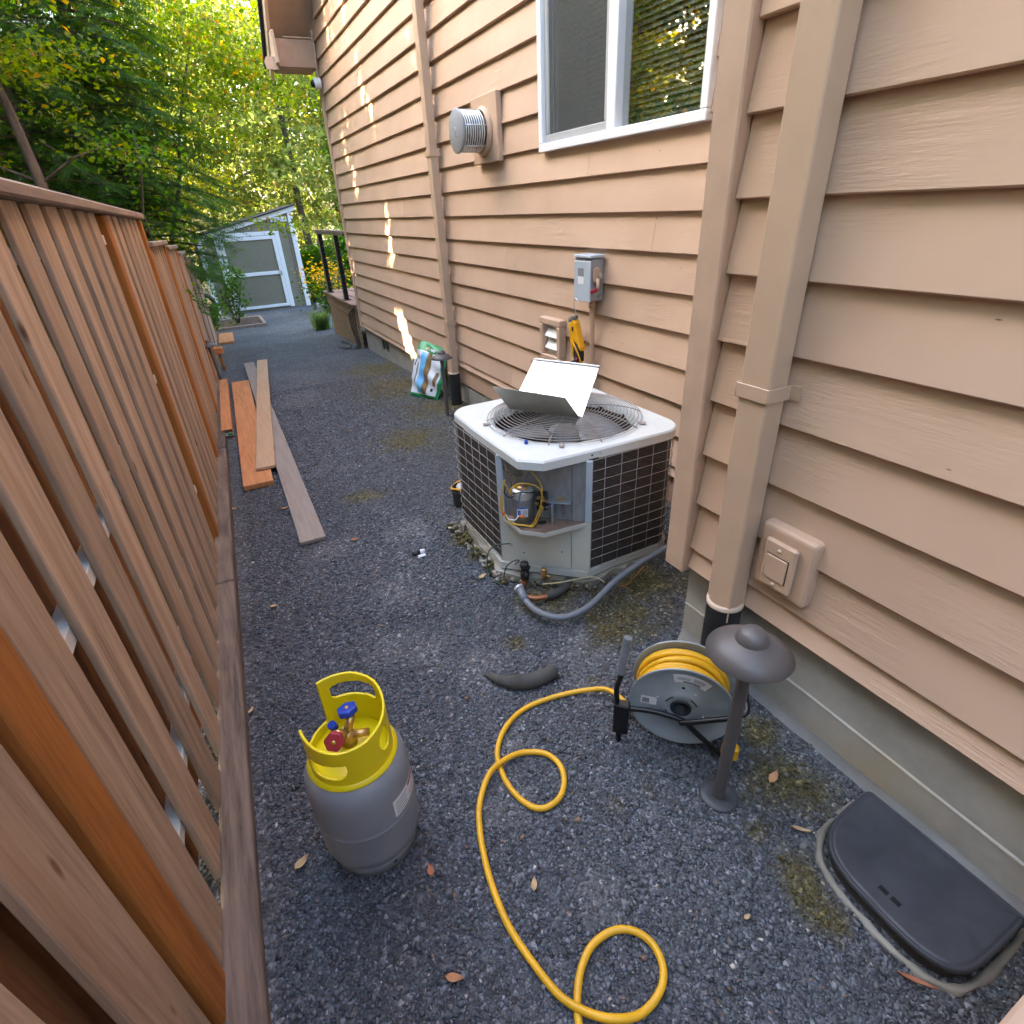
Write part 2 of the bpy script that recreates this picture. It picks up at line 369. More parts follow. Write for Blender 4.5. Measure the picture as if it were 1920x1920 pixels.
# ================================================================== ground
BLOB_MOSS = [(1.18, .60, .11), (1.22, .52, .09), (1.27, .75, .07), (1.0, .40, .055), (.965, .295, .05), (.97, .345, .05), (1.0, .53, .035), (1.28, 1.55, .22), (1.15, 1.45, .10), (1.5, 1.7, .2),
             (1.0, 2.6, .12), (.93, 2.35, .06), (1.9, 6.6, .5), (1.95, 5.4, .4), (1.9, 7.8, .45), (.62, 3.6, .12), (1.3, 4.6, .3), (1.1, 1.85, .2), (.78, 1.62, .05), (.93, 1.25, .03), (.8, .78, .03), (.69, .8, .025)]
BLOB_DUST = [(.44, 1.78, .13), (.60, 1.56, .12), (.97, 1.37, .14), (.90, 1.22, .10), (.52, 1.15, .08), (.40, .95, .07), (.46, 2.3, .14), (.25, 2.9, .12), (.7, 6.9, .4), (.1, 1.4, .08), (.5, .62, .06), (.3, 1.9, .1), (.75, 2.9, .15), (1.6, 3.3, .3), (1.2, 2.9, .2)]
def blobs(x, y, B, s):
    m = np.zeros_like(x)
    for (bx, by, br) in B:
        d = np.sqrt((x - bx) ** 2 + (y - by) ** 2) / br
        m = np.maximum(m, np.clip(1.35 - d + (fbm(x * 14, y * 14, s) - .47) * 1.9, 0, 1))
    return m
xs = np.concatenate([[-90, -40, -20, -10, -5, -2.5, -1.2], np.arange(-.7, 2.5, .04), [2.8, 3.5, 5, 8, 14, 25, 50, 90]])
ys = np.concatenate([[-60, -25, -10, -4, -1.5, -.8], np.arange(-.5, 6, .04), np.arange(6, 18, .12), [19, 21, 24, 30, 40, 60, 100, 200]])
GX, GY = np.meshgrid(xs, ys); GZ = gz(GY)
near_ = (np.abs(GX - .9) < 1.7) & (GY > -.6) & (GY < 18)
GZ = GZ + np.where(near_, (fbm(GX * 2.2, GY * 2.2, 3) - .47) * .022 + (fbm(GX * 9, GY * 9, 8) - .47) * .008, 0)
moss = blobs(GX, GY, BLOB_MOSS, 21); dust = blobs(GX, GY, BLOB_DUST, 31)
base = np.stack([np.full_like(GX, .092), np.full_like(GX, .098), np.full_like(GX, .108)], -1)
base = base * (0.8 + .5 * fbm(GX * 3, GY * 3, 5))[..., None]
far_g = np.clip((GX - .9) / 1.2, 0, 1) * np.clip((GY - 1.2) / 2.0, 0, 1) * np.clip((8.5 - GY) / 2, 0, 1) * .65     # browner fines along the house
base = base * (1 - far_g[..., None]) + np.array([.135, .128, .105]) * far_g[..., None]
base = base * (1 - dust[..., None] * .5) + np.array([.19, .19, .19]) * dust[..., None] * .5
base = base * (1 - moss[..., None] * .8) + np.array([.105, .085, .022]) * moss[..., None] * .8
off = (GX < -.55) | (GY > 18.2) | (GX > 2.6)
base[off] = (.045, .040, .024)
nx, ny = len(xs), len(ys); idx = np.arange(nx * ny).reshape(ny, nx)
F = np.stack([idx[:-1, :-1], idx[:-1, 1:], idx[1:, 1:], idx[1:, :-1]], -1).reshape(-1, 4)
def ground_mat():
    m = NT('gravel_bed'); a = m.n('Attribute'); a.attribute_name = 'tint'; tc = m.n('TexCoord')
    vo = m.n('TexVoronoi'); vo.inputs['Scale'].default_value = 95; m.l(tc.outputs['Object'], vo.inputs['Vector'])
    vo2 = m.n('TexVoronoi'); vo2.inputs['Scale'].default_value = 42; m.l(tc.outputs['Object'], vo2.inputs['Vector'])
    sp = m.n('SeparateColor'); m.l(vo.outputs['Color'], sp.inputs[0])
    r = m.ramp(sp.outputs[0], [(0, (.35, .35, .36)), (.75, (1.15, 1.15, 1.15)), (.93, (1.9, 1.9, 1.9)), (1, (3.2, 3.1, 3.0))])
    mu = m.n('MixRGB'); mu.blend_type = 'MULTIPLY'; mu.inputs[0].default_value = .85; m.l(a.outputs['Color'], mu.inputs[1]); m.l(r.outputs[0], mu.inputs[2])
    m.l(mu.outputs[0], m.b.inputs['Base Color']); m.b.inputs['Roughness'].default_value = .85; m.b.inputs['Specular IOR Level'].default_value = .3
    ad = m.n('Math', operation='MULTIPLY_ADD'); ad.inputs[1].default_value = .6; m.l(vo2.outputs['Distance'], ad.inputs[0]); m.l(vo.outputs['Distance'], ad.inputs[2])
    iv = m.n('Math', operation='SUBTRACT'); iv.inputs[0].default_value = 1; m.l(ad.outputs[0], iv.inputs[1])
    m.bump(iv.outputs[0], .9, .01); return m.m
me = npmesh('ground', np.stack([GX, GY, GZ], -1), F, base.reshape(-1, 3), True)
ground = struct(put(me, 'ground', ground_mat()))
def gsurf(x, y):
    x = np.asarray(x, float); y = np.asarray(y, float)
    return gz(y) + (fbm(x * 2.2, y * 2.2, 3) - .47) * .022 + (fbm(x * 9, y * 9, 8) - .47) * .008
# ------------------------------------------------------------------ loose crushed stone
def scatter(n, x0, x1, y0, y1, smin, smax):
    x = RNG.uniform(x0, x1, n); y = RNG.uniform(y0, y1, n)
    s = smin * (smax / smin) ** (RNG.random(n) ** 1.8)
    return np.stack([x, y, s], 1)
st = np.concatenate([scatter(78000, -.30, 1.42, -.05, 2.0, .0032, .0080), scatter(3800, -.30, 1.42, -.05, 2.2, .008, .013),
                     scatter(42000, -.26, 2.17, 2.0, 4.2, .005, .011), scatter(26000, -.2, 2.17, 4.2, 7.5, .007, .013)])
rb = np.stack([RNG.normal(.952, .020, 190), RNG.uniform(2.02, 2.76, 190), RNG.uniform(.008, .022, 190)], 1)
mb3 = []
for (bx, by, br) in BLOB_MOSS:
    if by < 3.2:
        k_ = int(9000 * br * min(br, .12)); a_ = RNG.normal(0, br * .55, (k_, 2)); mb3.append(np.stack([bx + a_[:, 0], by + a_[:, 1], RNG.uniform(.0028, .0065, k_)], 1))
mb3 = np.concatenate(mb3); mb3 = mb3[(blobs(mb3[:, 0], mb3[:, 1], BLOB_MOSS, 21) > .25) & (mb3[:, 0] < 1.37)]; nm3 = len(mb3)
rb2 = np.stack([RNG.uniform(.93, 1.30, 90), RNG.uniform(-.02, .03, 90), RNG.uniform(.006, .014, 90)], 1); rb2[:, 1] += 2.105 - (rb2[:, 0] - .93) * .93 - .05; rb = np.concatenate([rb, rb2]); nst = len(rb); rb = np.concatenate([rb, mb3]); nrb = len(rb)
st = np.concatenate([rb, st])
fx = -.40 + .035 * st[:, 1] + .10
keep = (st[:, 0] > fx) & ~((st[:, 0] > 1.36) & (st[:, 1] < 1.24)) & ~((np.abs(st[:, 0] - 1.40) < .43) & (np.abs(st[:, 1] - 2.25) < .45))
keep &= ~((st[:, 0] > 1.05) & (st[:, 0] < 1.4) & (st[:, 1] > .03) & (st[:, 1] < .45))
dm = blobs(st[:, 0], st[:, 1], BLOB_DUST, 31); mm = blobs(st[:, 0], st[:, 1], BLOB_MOSS, 21)
keep &= RNG.random(len(st)) > np.maximum(dm * .4, mm * .75)
keep[:nrb] = True; keep[nst:nrb] = ~((mb3[:, 0] > 1.03) & (mb3[:, 1] > .03) & (mb3[:, 1] < .45)) & ~((np.abs(mb3[:, 0] - 1.40) < .43) & (np.abs(mb3[:, 1] - 2.25) < .45)); nrb = nst + int(keep[nst:nrb].sum()); nm3 = nrb - nst
st = st[keep]; dm = dm[keep]; mm = mm[keep]; n = len(st)
O = np.array([(1, 0, 0), (-1, 0, 0), (0, 1, 0), (0, -1, 0), (0, 0, 1), (0, 0, -1)], float)
OF = np.array([(0, 2, 4), (2, 1, 4), (1, 3, 4), (3, 0, 4), (2, 0, 5), (1, 2, 5), (3, 1, 5), (0, 3, 5)])
def randrot(n):
    qn = RNG.normal(size=(n, 4)); qn /= np.linalg.norm(qn, axis=1)[:, None]; a, b, c, d = qn.T
    return np.stack([np.stack([1 - 2 * (c * c + d * d), 2 * (b * c - a * d), 2 * (b * d + a * c)], -1), np.stack([2 * (b * c + a * d), 1 - 2 * (b * b + d * d), 2 * (c * d - a * b)], -1),
                     np.stack([2 * (b * d - a * c), 2 * (c * d + a * b), 1 - 2 * (b * b + c * c)], -1)], 1)
P = O[None] + RNG.normal(0, .28, (n, 6, 3)); P *= RNG.uniform(.6, 1.15, (n, 1, 3)); P = np.einsum('nij,nkj->nki', randrot(n), P)
P[:, :, 2] *= .7; P *= st[:, 2][:, None, None]
P[:, :, 0] += st[:, 0][:, None]; P[:, :, 1] += st[:, 1][:, None]
zoff = st[:, 2] * RNG.uniform(-.1, .45, n); zoff[:nst] += RNG.uniform(0, .03, nst); zoff[nst:nrb] += RNG.uniform(0, .007, nm3)
P[:, :, 2] += (gsurf(st[:, 0], st[:, 1]) + zoff)[:, None]
v = RNG.lognormal(-2.27, .36, n); tint = np.stack([v * RNG.normal(.92, .05, n), v * 1.0, v * RNG.normal(1.13, .06, n)], -1)
tint[:nrb] = np.where(RNG.random((nrb, 1)) < .55, np.array([[.34, .31, .26]]), np.array([[.10, .085, .02]])) * RNG.uniform(.6, 1.2, (nrb, 1))
tint[nst:nrb] = np.array([[.120, .088, .024]]) * RNG.uniform(.45, 1.5, (nm3, 1)) * np.stack([np.ones(nm3), RNG.uniform(.85, 1.15, nm3), np.ones(nm3)], 1)
pale = RNG.random(n) < .006; pale[:nrb] = False; tint[pale] = RNG.uniform(.3, .5, (pale.sum(), 1)) * np.array([1, .95, .86])
tan_ = RNG.random(n) < .008; tint[tan_] = np.array([.20, .13, .085]) * RNG.uniform(.6, 1.3, (tan_.sum(), 1))
fg = np.clip((st[:, 0] - .9) / 1.2, 0, 1) * np.clip((st[:, 1] - 1.2) / 2.0, 0, 1) * .5
tint = tint * (1 - fg[:, None]) + np.array([.15, .142, .118]) * fg[:, None] * RNG.uniform(.6, 1.5, (n, 1))
tint = tint * (1 - dm[:, None] * .35) + np.array([.2, .2, .2]) * dm[:, None] * .35
tint = tint * (1 - mm[:, None] * .5) + np.array([.105, .085, .024]) * mm[:, None] * .5
tint = np.clip(tint, .015, .55)
Fs = (OF[None] + (np.arange(n) * 6)[:, None, None]).reshape(-1, 3)
gr = stuff(put(npmesh('gravel', P, Fs, np.repeat(tint, 6, 0)), 'gravel', 'stone')); tag(gr, 'dark crushed blue-grey gravel covering the side yard', 'gravel')

# ================================================================== the house
EXP = .187
house = thing('house', 'tan house with wide lap siding and a white window along the gravel yard', 'house', (2.15, 4, -.3))
NX, FX = 1.369, 2.174          # sheathing planes of the near wing and of the long wall
Yc = 1.30                      # the near wing ends here
walls = MB()
walls.box(NX, 2.60, -7.0, Yc, .36, 3.05)                        # near wing
wall_n = part('near_wall', walls, 'trim', house)
W = (2.185, 3.605, 1.885, 3.10)                                 # window opening y0 y1 z0 z1
walls = MB()
walls.box(FX, FX + .12, Yc, 9.55, -.03, W[2]); walls.box(FX, FX + .12, Yc, W[0], W[2], W[3]); walls.box(FX, FX + .12, W[1], 9.55, W[2], W[3])
walls.add([(FX, Yc, W[3]), (FX, 9.5, W[3]), (FX, 9.5, 3.7), (FX, 4.2, 9.0), (FX, Yc, 6.1), (FX + .12, Yc, W[3]), (FX + .12, 9.5, W[3]), (FX + .12, 9.5, 3.7), (FX + .12, 4.2, 9.0), (FX + .12, Yc, 6.1)],
          [(0, 4, 3, 2, 1), (5, 6, 7, 8, 9), (0, 1, 6, 5), (1, 2, 7, 6), (2, 3, 8, 7), (3, 4, 9, 8), (4, 0, 5, 9)])
wall_f = part('long_wall', walls, 'trim', house)
core = MB(); core.box(2.75, 9.5, -3.0, 9.5, -.5, 3.7); part('house_core', core, 'dark_room', house)
# lap boards: one mesh for each length, shared
_bm = {}
def lap(L, h=EXP):
    k = (round(L, 3), round(h, 3))
    if k not in _bm:
        T = .034; t2 = .0045; hh = h + .024; m = MB(); ny_ = max(2, int(L / .25)); prof = [(-T + .004, 0), (-T, .004), (-t2, hh), (0, hh), (0, 0)]; v = []; f = []
        for i in range(ny_ + 1):
            y = L * i / ny_; wob = math.sin(i * 12.9898 + L * 7) * .0012 if 0 < i < ny_ else 0
            for j, (px, pz) in enumerate(prof): v.append((px + (wob if j < 2 else 0), y, pz + (wob * .8 if j < 2 else 0)))
        for i in range(ny_):
            for j in range(5): a = i * 5 + j; b = i * 5 + (j + 1) % 5; f.append((a, b, b + 5, a + 5))
        f.append((0, 4, 3, 2, 1)); o = ny_ * 5; f.append((o, o + 1, o + 2, o + 3, o + 4)); m.add(v, f); _bm[k] = m.mesh('siding_board')
    return _bm[k]
def course(parent, X, segs, z, h=EXP):
    for (a, b) in segs:
        o = put(lap(b - a - .002, h), 'siding_board', 'siding', parent, (X, a + .001, z))
bnd = [1.236, .35, -.55, -2.6]
zs = [.375] + [.461 + EXP * k for k in range(13)]
for i, z in enumerate(zs):
    j = .06 * ((i * 7) % 5)
    cuts = [Yc - .068] + ([-.35 - j] if i % 2 else [.02 - j, -1.4]) + [-3.6, -6.9]
    course(wall_n, NX, [(cuts[k + 1], cuts[k]) for k in range(len(cuts) - 1)], z, .086 if i == 0 else EXP)
k = 0
for i in range(-16, 25):
    z = 1.719 + EXP * i
    if z < -.04: continue
    top_y = 9.465 if z < 3.60 else 9.465 - (z + .19 - 3.72)
    segs = []
    lo = 1.302; hi = top_y
    inwin = (z > W[2] - .1) and (z < W[3] - .02)
    splits = [5.45] + [[3.1], [7.9], [4.2, 8.4], [2.5, 7.2], [6.6]][i % 5]
    if inwin: splits = [s_ for s_ in splits if not (W[0] - .3 < s_ < W[1] + .3)]
    ed = sorted([lo, hi] + [s_ for s_ in splits if lo + .3 < s_ < hi - .3])
    for a, b in zip(ed[:-1], ed[1:]):
        if inwin:
            for c0, c1 in ((a, min(b, W[0] - .004)), (max(a, W[1] + .004), b)):
                if c1 - c0 > .04: segs.append((c0, c1))
        else: segs.append((a, b))
    segs = [s_ for s_ in segs if not (s_[1] <= 5.46 and z < .20)]
    course(wall_f, FX, segs, z)
course(wall_f, FX, [(1.302, 3.6), (3.6, 5.449)], .16, .063); course(wall_f, FX, [(5.451, 7.3), (7.3, 9.465)], -.03, .066)
# end wall of the near wing, behind the corner
for i, z in enumerate(zs):
    o = put(lap(.70, .086 if i == 0 else EXP), 'siding_board', 'siding', wall_n, (2.14, Yc + .001, z), (0, 0, R(90))); o.scale = (-1, 1, 1)
# corner boards
m = MB(); m.cbox(1.312, 1.362, Yc - .066, Yc + .03, .355, 3.05, .005); part('corner_board', m, 'trim', house)
m = MB(); m.cbox(1.362, 1.45, Yc + .003, Yc + .032, .355, 3.05, .004); part('corner_board', m, 'trim', house)
m = MB(); m.cbox(2.128, 2.172, 9.467, 9.57, -.04, 3.72, .004); part('corner_board', m, 'trim', house)
# foundation
def rough_face(m, X, y0, y1, z0, z1, Xb, amp=.004, s=1):
    ny_ = max(2, int((y1 - y0) / .05)); nz_ = max(2, int((z1 - z0) / .04)); v = []; f = []
    for i in range(ny_ + 1):
        for j in range(nz_ + 1):
            y = y0 + (y1 - y0) * i / ny_; z = z0 + (z1 - z0) * j / nz_
            v.append((X + float((fbm(y * 9, z * 9, s) - .47) * amp * 2), y, z))
    for i in range(ny_):
        for j in range(nz_): a = i * (nz_ + 1) + j; f.append((a, a + 1, a + nz_ + 2, a + nz_ + 1))
    m.add(v, f, True); m.box(X + amp * 1.2, Xb, y0, y1, z0, z1)
m = MB(); rough_face(m, 1.381, -7.0, 1.262, -.3, .40, 2.0, .004, 4)
fnd = part('foundation', m, 'concrete', house)
m = MB(); v = []; f = []; N_ = 170
for i in range(N_ + 1):
    y = 1.256 - i * .045; zt_ = .172 - .035 * min(1, max(0, .7 - y)) + .004 * float(fbm(y * 5, 1.1, 14) - .47); w_ = float(fbm(y * 17, 2.2, 15) - .47)
    for dx, z in ((0, -.3), (-.0008 + .001 * w_, zt_ - .05), (-.0015 + .0015 * w_, zt_ - .004), (-.0035 - .003 * abs(w_), zt_ - .001), (-.003, zt_ + .003), (.004, zt_ + .005)): v.append((1.3765 + dx, y, z))
for i in range(N_):
    for j in range(5): a = i * 6 + j; f.append((a, a + 1, a + 7, a + 6))
m.add(v, f, False); part('form_ledge', m, 'concrete', fnd)
m = MB(); v = []; f = []; N_ = 200; K_ = 9
for i in range(N_ + 1):
    y = 1.255 - i * .038; top_ = .030 + .05 * float(fbm(y * 2.3, 7.7, 61)); out_ = .022 + .035 * float(fbm(y * 3.1, 3.3, 62))
    for j in range(K_):
        u = j / (K_ - 1); n_ = float(fbm(y * 16, u * 5, 63) - .47)
        v.append((1.3768 - out_ * u ** 1.6 + n_ * .008 * math.sin(math.pi * min(u + .1, 1)), y, top_ - (top_ + .045) * u + n_ * .010 * (0 if j == 0 else 1)))
for i in range(N_):
    for j in range(K_ - 1): a = i * K_ + j; f.append((a, a + 1, a + K_ + 1, a + K_))
m.add(v, f, True); part('footing_lip', m, 'footing', fnd)
m = MB()
ventsY = [(4.86, 5.30), (8.17, 8.57)]; e = [1.2, 4.86, 5.30, 8.17, 8.57, 9.5]
m2 = MB()
for a, b, hole in ((1.2, 4.86, 0), (4.86, 5.30, 1), (5.30, 8.17, 0), (8.17, 8.57, 1), (8.57, 9.5, 0)):
    if not hole: rough_face(m2, 2.186, a, b, -.75, .20 if b < 5.6 else .0, 2.4, .004, 9)
    else:
        zt = .13 if b < 5.6 else -.09; m2.box(2.19, 2.4, a, b, -.75, zt - (.19 if b < 5.6 else .16)); m2.box(2.19, 2.4, a, b, zt, zt + .05)
fnd2 = part('foundation', m2, 'concrete', house)
for (a, b) in ventsY:
    zt = .13 if b < 5.6 else -.09; zb = zt - (.19 if b < 5.6 else .16)
    m = MB(); m.box(2.36, 2.38, a, b, zb, zt); vb = part('crawl_vent', m, 'dark_room', house)
    m = MB(); m.cbox(2.20, 2.22, a, b, zb, zb + .012, .002); m.cbox(2.20, 2.22, a, b, zt - .012, zt, .002)
    m.cbox(2.20, 2.22, a, a + .012, zb + .013, zt - .013, .002); m.cbox(2.20, 2.22, b - .012, b, zb + .013, zt - .013, .002); m.cbox(2.203, 2.218, (a + b) / 2 - .012, (a + b) / 2 + .012, zb + .013, zt - .013, .002)
    part('vent_frame', m, 'bronze', vb)
# gable overhang at the far end
pt = []
m = MB()
def rk(y): return 3.74 + (9.51 - y)
y0, y1 = 9.86, 4.2
m.add([(1.63, y0, rk(y0)), (2.19, y0, rk(y0)), (2.19, y1, rk(y1)), (1.63, y1, rk(y1))] + [(1.63, y0, rk(y0) + .03), (2.19, y0, rk(y0) + .03), (2.19, y1, rk(y1) + .03), (1.63, y1, rk(y1) + .03)],
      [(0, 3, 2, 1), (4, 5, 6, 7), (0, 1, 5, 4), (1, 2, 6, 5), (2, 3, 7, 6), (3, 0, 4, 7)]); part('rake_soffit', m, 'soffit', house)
m = MB(); m.add([(1.585, 9.90, rk(9.90) - .10), (1.625, 9.90, rk(9.90) - .10), (1.625, 4.2, rk(4.2) - .10), (1.585, 4.2, rk(4.2) - .10), (1.585, 9.90, rk(9.90) + .12), (1.625, 9.90, rk(9.90) + .12), (1.625, 4.2, rk(4.2) + .12), (1.585, 4.2, rk(4.2) + .12)],
    [(0, 3, 2, 1), (4, 5, 6, 7), (0, 1, 5, 4), (1, 2, 6, 5), (2, 3, 7, 6), (3, 0, 4, 7)]); part('rake_fascia', m, 'gutter', house)
m = MB(); m.add([(1.54, 10.0, rk(10.0) + .13), (9.6, 10.0, rk(10.0) + .13), (9.6, 4.2, rk(4.2) + .13), (1.54, 4.2, rk(4.2) + .13), (1.54, 10.0, rk(10.0) + .19), (9.6, 10.0, rk(10.0) + .19), (9.6, 4.2, rk(4.2) + .19), (1.54, 4.2, rk(4.2) + .19)],
    [(0, 3, 2, 1), (4, 5, 6, 7), (0, 1, 5, 4), (1, 2, 6, 5), (2, 3, 7, 6), (3, 0, 4, 7)])
part('roof', m, 'shingle', house)
m = MB(); m.box(2.60, 9.6, -3.2, 4.2, 5.6, 5.7); m.box(1.25, 2.62, -7.1, 1.45, 3.06, 3.16); part('roof', m, 'shingle', house)
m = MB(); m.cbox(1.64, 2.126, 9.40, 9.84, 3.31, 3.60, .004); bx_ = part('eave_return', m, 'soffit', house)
m = MB(); m.cbox(1.60, 1.636, 9.30, 9.86, 3.33, 3.66, .004); part('eave_fascia', m, 'gutter', bx_)
m = MB(); m.prism([(0, 0), (.12, 0), (.13, .13), (-.02, .13), (-.03, .05)], 0, .03, frame((1.50, 9.44, 3.28), (1, 0, 0), (0, -1, 0)) @ Matrix.Scale(-1, 4, (0, 1, 0)) @ Matrix.Translation((0, -.13, 0))); part('gutter_end', m, 'gutter', bx_)
# window
win = MB(); wx = 2.118
def fr4(m, y0, y1, z0, z1, t, xa, xb, c=.004):
    m.cbox(xa, xb, y0, y1, z0, z0 + t, c); m.cbox(xa, xb, y0, y1, z1 - t, z1, c)
    m.cbox(xa, xb, y0, y0 + t, z0 + t + .001, z1 - t - .001, c); m.cbox(xa, xb, y1 - t, y1, z0 + t + .001, z1 - t - .001, c)
fr4(win, 2.178, 3.612, 1.878, 3.11, .045, wx, 2.22); win.cbox(wx + .006, 2.21, 2.835, 2.912, 1.924, 3.06, .004)
window = part('window', win, 'vinyl', house)
m = MB(); fr4(m, 2.914, 3.565, 1.925, 3.06, .042, 2.142, 2.175); part('sash', m, 'greysash', window)
m = MB(); m.box(2.171, 2.175, 2.225, 2.834, 1.926, 3.06); part('pane', m, 'glass', window)
m = MB(); m.box(2.181, 2.185, 2.957, 3.522, 1.968, 3.017); part('pane', m, 'glass', window)
m = MB(); m.box(2.150, 2.1505, 2.957, 3.522, 1.968, 3.017); part('insect_screen', m, 'screen', window)
m = MB()
for i in range(44):
    z = 1.93 + i * .026; mt = Matrix.Translation((2.245, 0, z)) @ Matrix.Rotation(R(-66), 4, 'Y'); m.box(-.013, .013, 2.24, 3.56, -.0006, .0006, mt)
m.tube([(2.235, 3.2, 1.9), (2.235, 3.2, 3.09)], .0015, 4); m.tube([(2.235, 2.5, 1.9), (2.235, 2.5, 3.09)], .0015, 4)
stuff(part('blind_slats', m, 'blind', window))
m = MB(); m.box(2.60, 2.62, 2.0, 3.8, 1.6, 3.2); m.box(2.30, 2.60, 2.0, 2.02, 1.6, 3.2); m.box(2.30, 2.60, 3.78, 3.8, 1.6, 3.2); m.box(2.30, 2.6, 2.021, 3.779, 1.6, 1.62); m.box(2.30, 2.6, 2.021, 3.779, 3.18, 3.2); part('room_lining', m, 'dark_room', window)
# downspouts
def downspout(X, Y, wy, wx_, z0, z1, straps, zt, pr):
    m = MB(); r_ = .006; pl = []
    for cx, cy, a0 in ((wx_ / 2 - r_, wy / 2 - r_, 0), (-wx_ / 2 + r_, wy / 2 - r_, 90), (-wx_ / 2 + r_, -wy / 2 + r_, 180), (wx_ / 2 - r_, -wy / 2 + r_, 270)):
        for k_ in range(4): a = R(a0 + k_ * 30); pl.append((cx + r_ * math.cos(a), cy + r_ * math.sin(a)))
    m.prism(pl, z0, z1, Matrix.Translation((X, Y, 0)))
    d = part('downspout', m, 'downspout', house)
    for zs_ in straps:
        m = MB(); t = .004; hx, hy = wx_ / 2 + t, wy / 2 + t
        m.cbox(X - hx - t, X - hx, Y - hy, Y + hy, zs_ - .02, zs_ + .02, .0015); m.cbox(X - hx - t, X + hx + .004, Y - hy - t, Y - hy - .0003, zs_ - .02, zs_ + .02, .0015); m.cbox(X - hx - t, X + hx + .004, Y + hy + .0003, Y + hy + t, zs_ - .02, zs_ + .02, .0015)
        m.cbox(X + hx + .0045, X + hx + .008, Y - hy - .03, Y - hy - t, zs_ - .02, zs_ + .02, .001)
        part('strap', m, 'downspout', d)
    gzp = float(gz(Y)) - .1
    m = MB(); m.lathe([(pr, gzp), (pr, zt - .012), (pr + .001, zt), (pr - .006, zt), (pr - .006, zt - .1)], 32, Matrix.Translation((X, Y, 0))); part('drain_pipe', m, 'black_pipe', d)
    m = MB(); m.lathe([(pr + .0025, zt - .012), (pr + .003, zt + .004), (pr - .007, zt + .004), (pr - .008, zt - .01)], 32, Matrix.Translation((X, Y, 0))); part('pipe_rim', m, 'gutter', d)
downspout(1.288, 1.005, .098, .072, .34, 2.9, [1.12], .395, .058)
downspout(2.085, 5.40, .095, .070, .07, 4.2, [2.02, .60, 3.3], .10, .057)
# low painted landing at the camera's feet
st_ = thing('step_box', 'tan painted wooden step box in the bottom right corner against the wall', 'step', (1.15, -.3, 0))
m = MB(); m.cbox(.86, 1.36, -.62, -.012, .25, .30, .006); part('tread', m, 'trim', st_)
m = MB(); m.cbox(.88, 1.34, -.60, -.03, 0, .249, .004); part('side', m, 'trim', st_)

# ================================================================== fence and edging
FA, FX0 = .030, -.418
fdir = Vector((math.sin(FA), math.cos(FA), 0)); fn = Vector((math.cos(FA), -math.sin(FA), 0))
FM = Matrix((( fn.x, fdir.x, 0, FX0), (fn.y, fdir.y, 0, 0), (0, 0, 1, 0), (0, 0, 0, 1)))    # local (off, t, z)
fence = thing('fence', 'stepped cedar shadowbox fence with capped panels along the left side', 'fence', (FX0, 3, 0))
panels = [(-6.0, -.86, 1.71, 1.705), (-.84, 5.04, 1.705, 1.632), (5.06, 6.70, 1.455, 1.425), (6.72, 8.33, 1.375, 1.335), (8.35, 9.98, 1.25, 1.21), (10.0, 11.64, 1.09, 1.05), (11.66, 13.2, .96, .93)]
posts = [-6.0, -4.3, -2.58, -.85, .845, 3.40, 5.05, 6.71, 8.34, 9.99, 11.65, 13.2]
def fput(me_or_mb, name, mat, parent=fence):
    m = me_or_mb
    m.v = [tuple(FM @ Vector(p)) for p in m.v]
    return part(name, m, mat, parent)
def fplank(t0, t1, z0, z1, o0, o1, c=.004, lean=0.0):
    m = MB(); m.cbox(o0, o1, t0, t1, z0, z1, c)
    if lean: m.v = [(x, y + lean * (z - z0), z) for x, y, z in m.v]
    return m
rr = random.Random(3)
for (p0, p1, za, zb) in panels:
    t = p0 + .03; k = 0
    ztop = lambda tt: za + (zb - za) * (tt - p0) / (p1 - p0)
    # front boards
    t = (.623 - .2335 * 6 if p0 > -1 else p0 + .06) if p0 < 0 else p0 + .05
    while t + .145 < p1 + .03:
        if all(not (t < q_ + .06 and t + .145 > q_ - .06) for q_ in posts):
            fput(fplank(t + rr.uniform(-.006, .006), t + .146, float(gz(t)) + rr.uniform(.02, .05), ztop(t) - .002, -.017, 0, .003, rr.uniform(-.003, .003)), 'fence_board', 'fence')
            t += .2335 + rr.uniform(-.004, .004)
        else: t += .03
    t = (.50 - .2335 * 5 if p0 > -1 else p0 + .17) if p0 < 0 else p0 + .165
    while t + .14 < p1:
        if all(not (t < q_ + .05 and t + .14 > q_ - .05) for q_ in posts):
            fput(fplank(t - .012, t + .156, float(gz(t)) + rr.uniform(.03, .06), ztop(t) - .002, -.074, -.058, .003), 'fence_board', 'fence_back')
            t += .2335
        else: t += .03
    for zr in (.30, .93, None):
        zc = (ztop((p0 + p1) / 2) - .12) if zr is None else zr + float(gz((p0 + p1) / 2)) * (1 if p0 > 0 else .3)
        if zr is not None and zc > ztop(p1) - .2: continue
        fput(fplank(p0 + .05, p1 - .04, zc - .02, zc + .02, -.0565, -.0185, .002), 'rail', 'steel_strip')
    m = MB(); m.cbox(-.11, .035, p0, p1 + .015, 0, .036, .006)
    m.v = [(x, y, z + ztop(y)) for x, y, z in m.v]; fput(m, 'fence_cap', 'cap')
for t_ in (.46, .655):
    fput(fplank(t_, t_ + .125, .03, 1.69, -.1, -.084, .003), 'fence_board', 'fence_back')
for q_ in posts:
    pn = [p for p in panels if p[0] - .02 <= q_ <= p[1] + .02][0]; zt = pn[2] + (pn[3] - pn[2]) * (q_ - pn[0]) / (pn[1] - pn[0]) - .003
    fput(fplank(q_ - .054, q_ + .054, float(gz(q_)) - .2, zt, -.085, .006, .006), 'post', 'post')
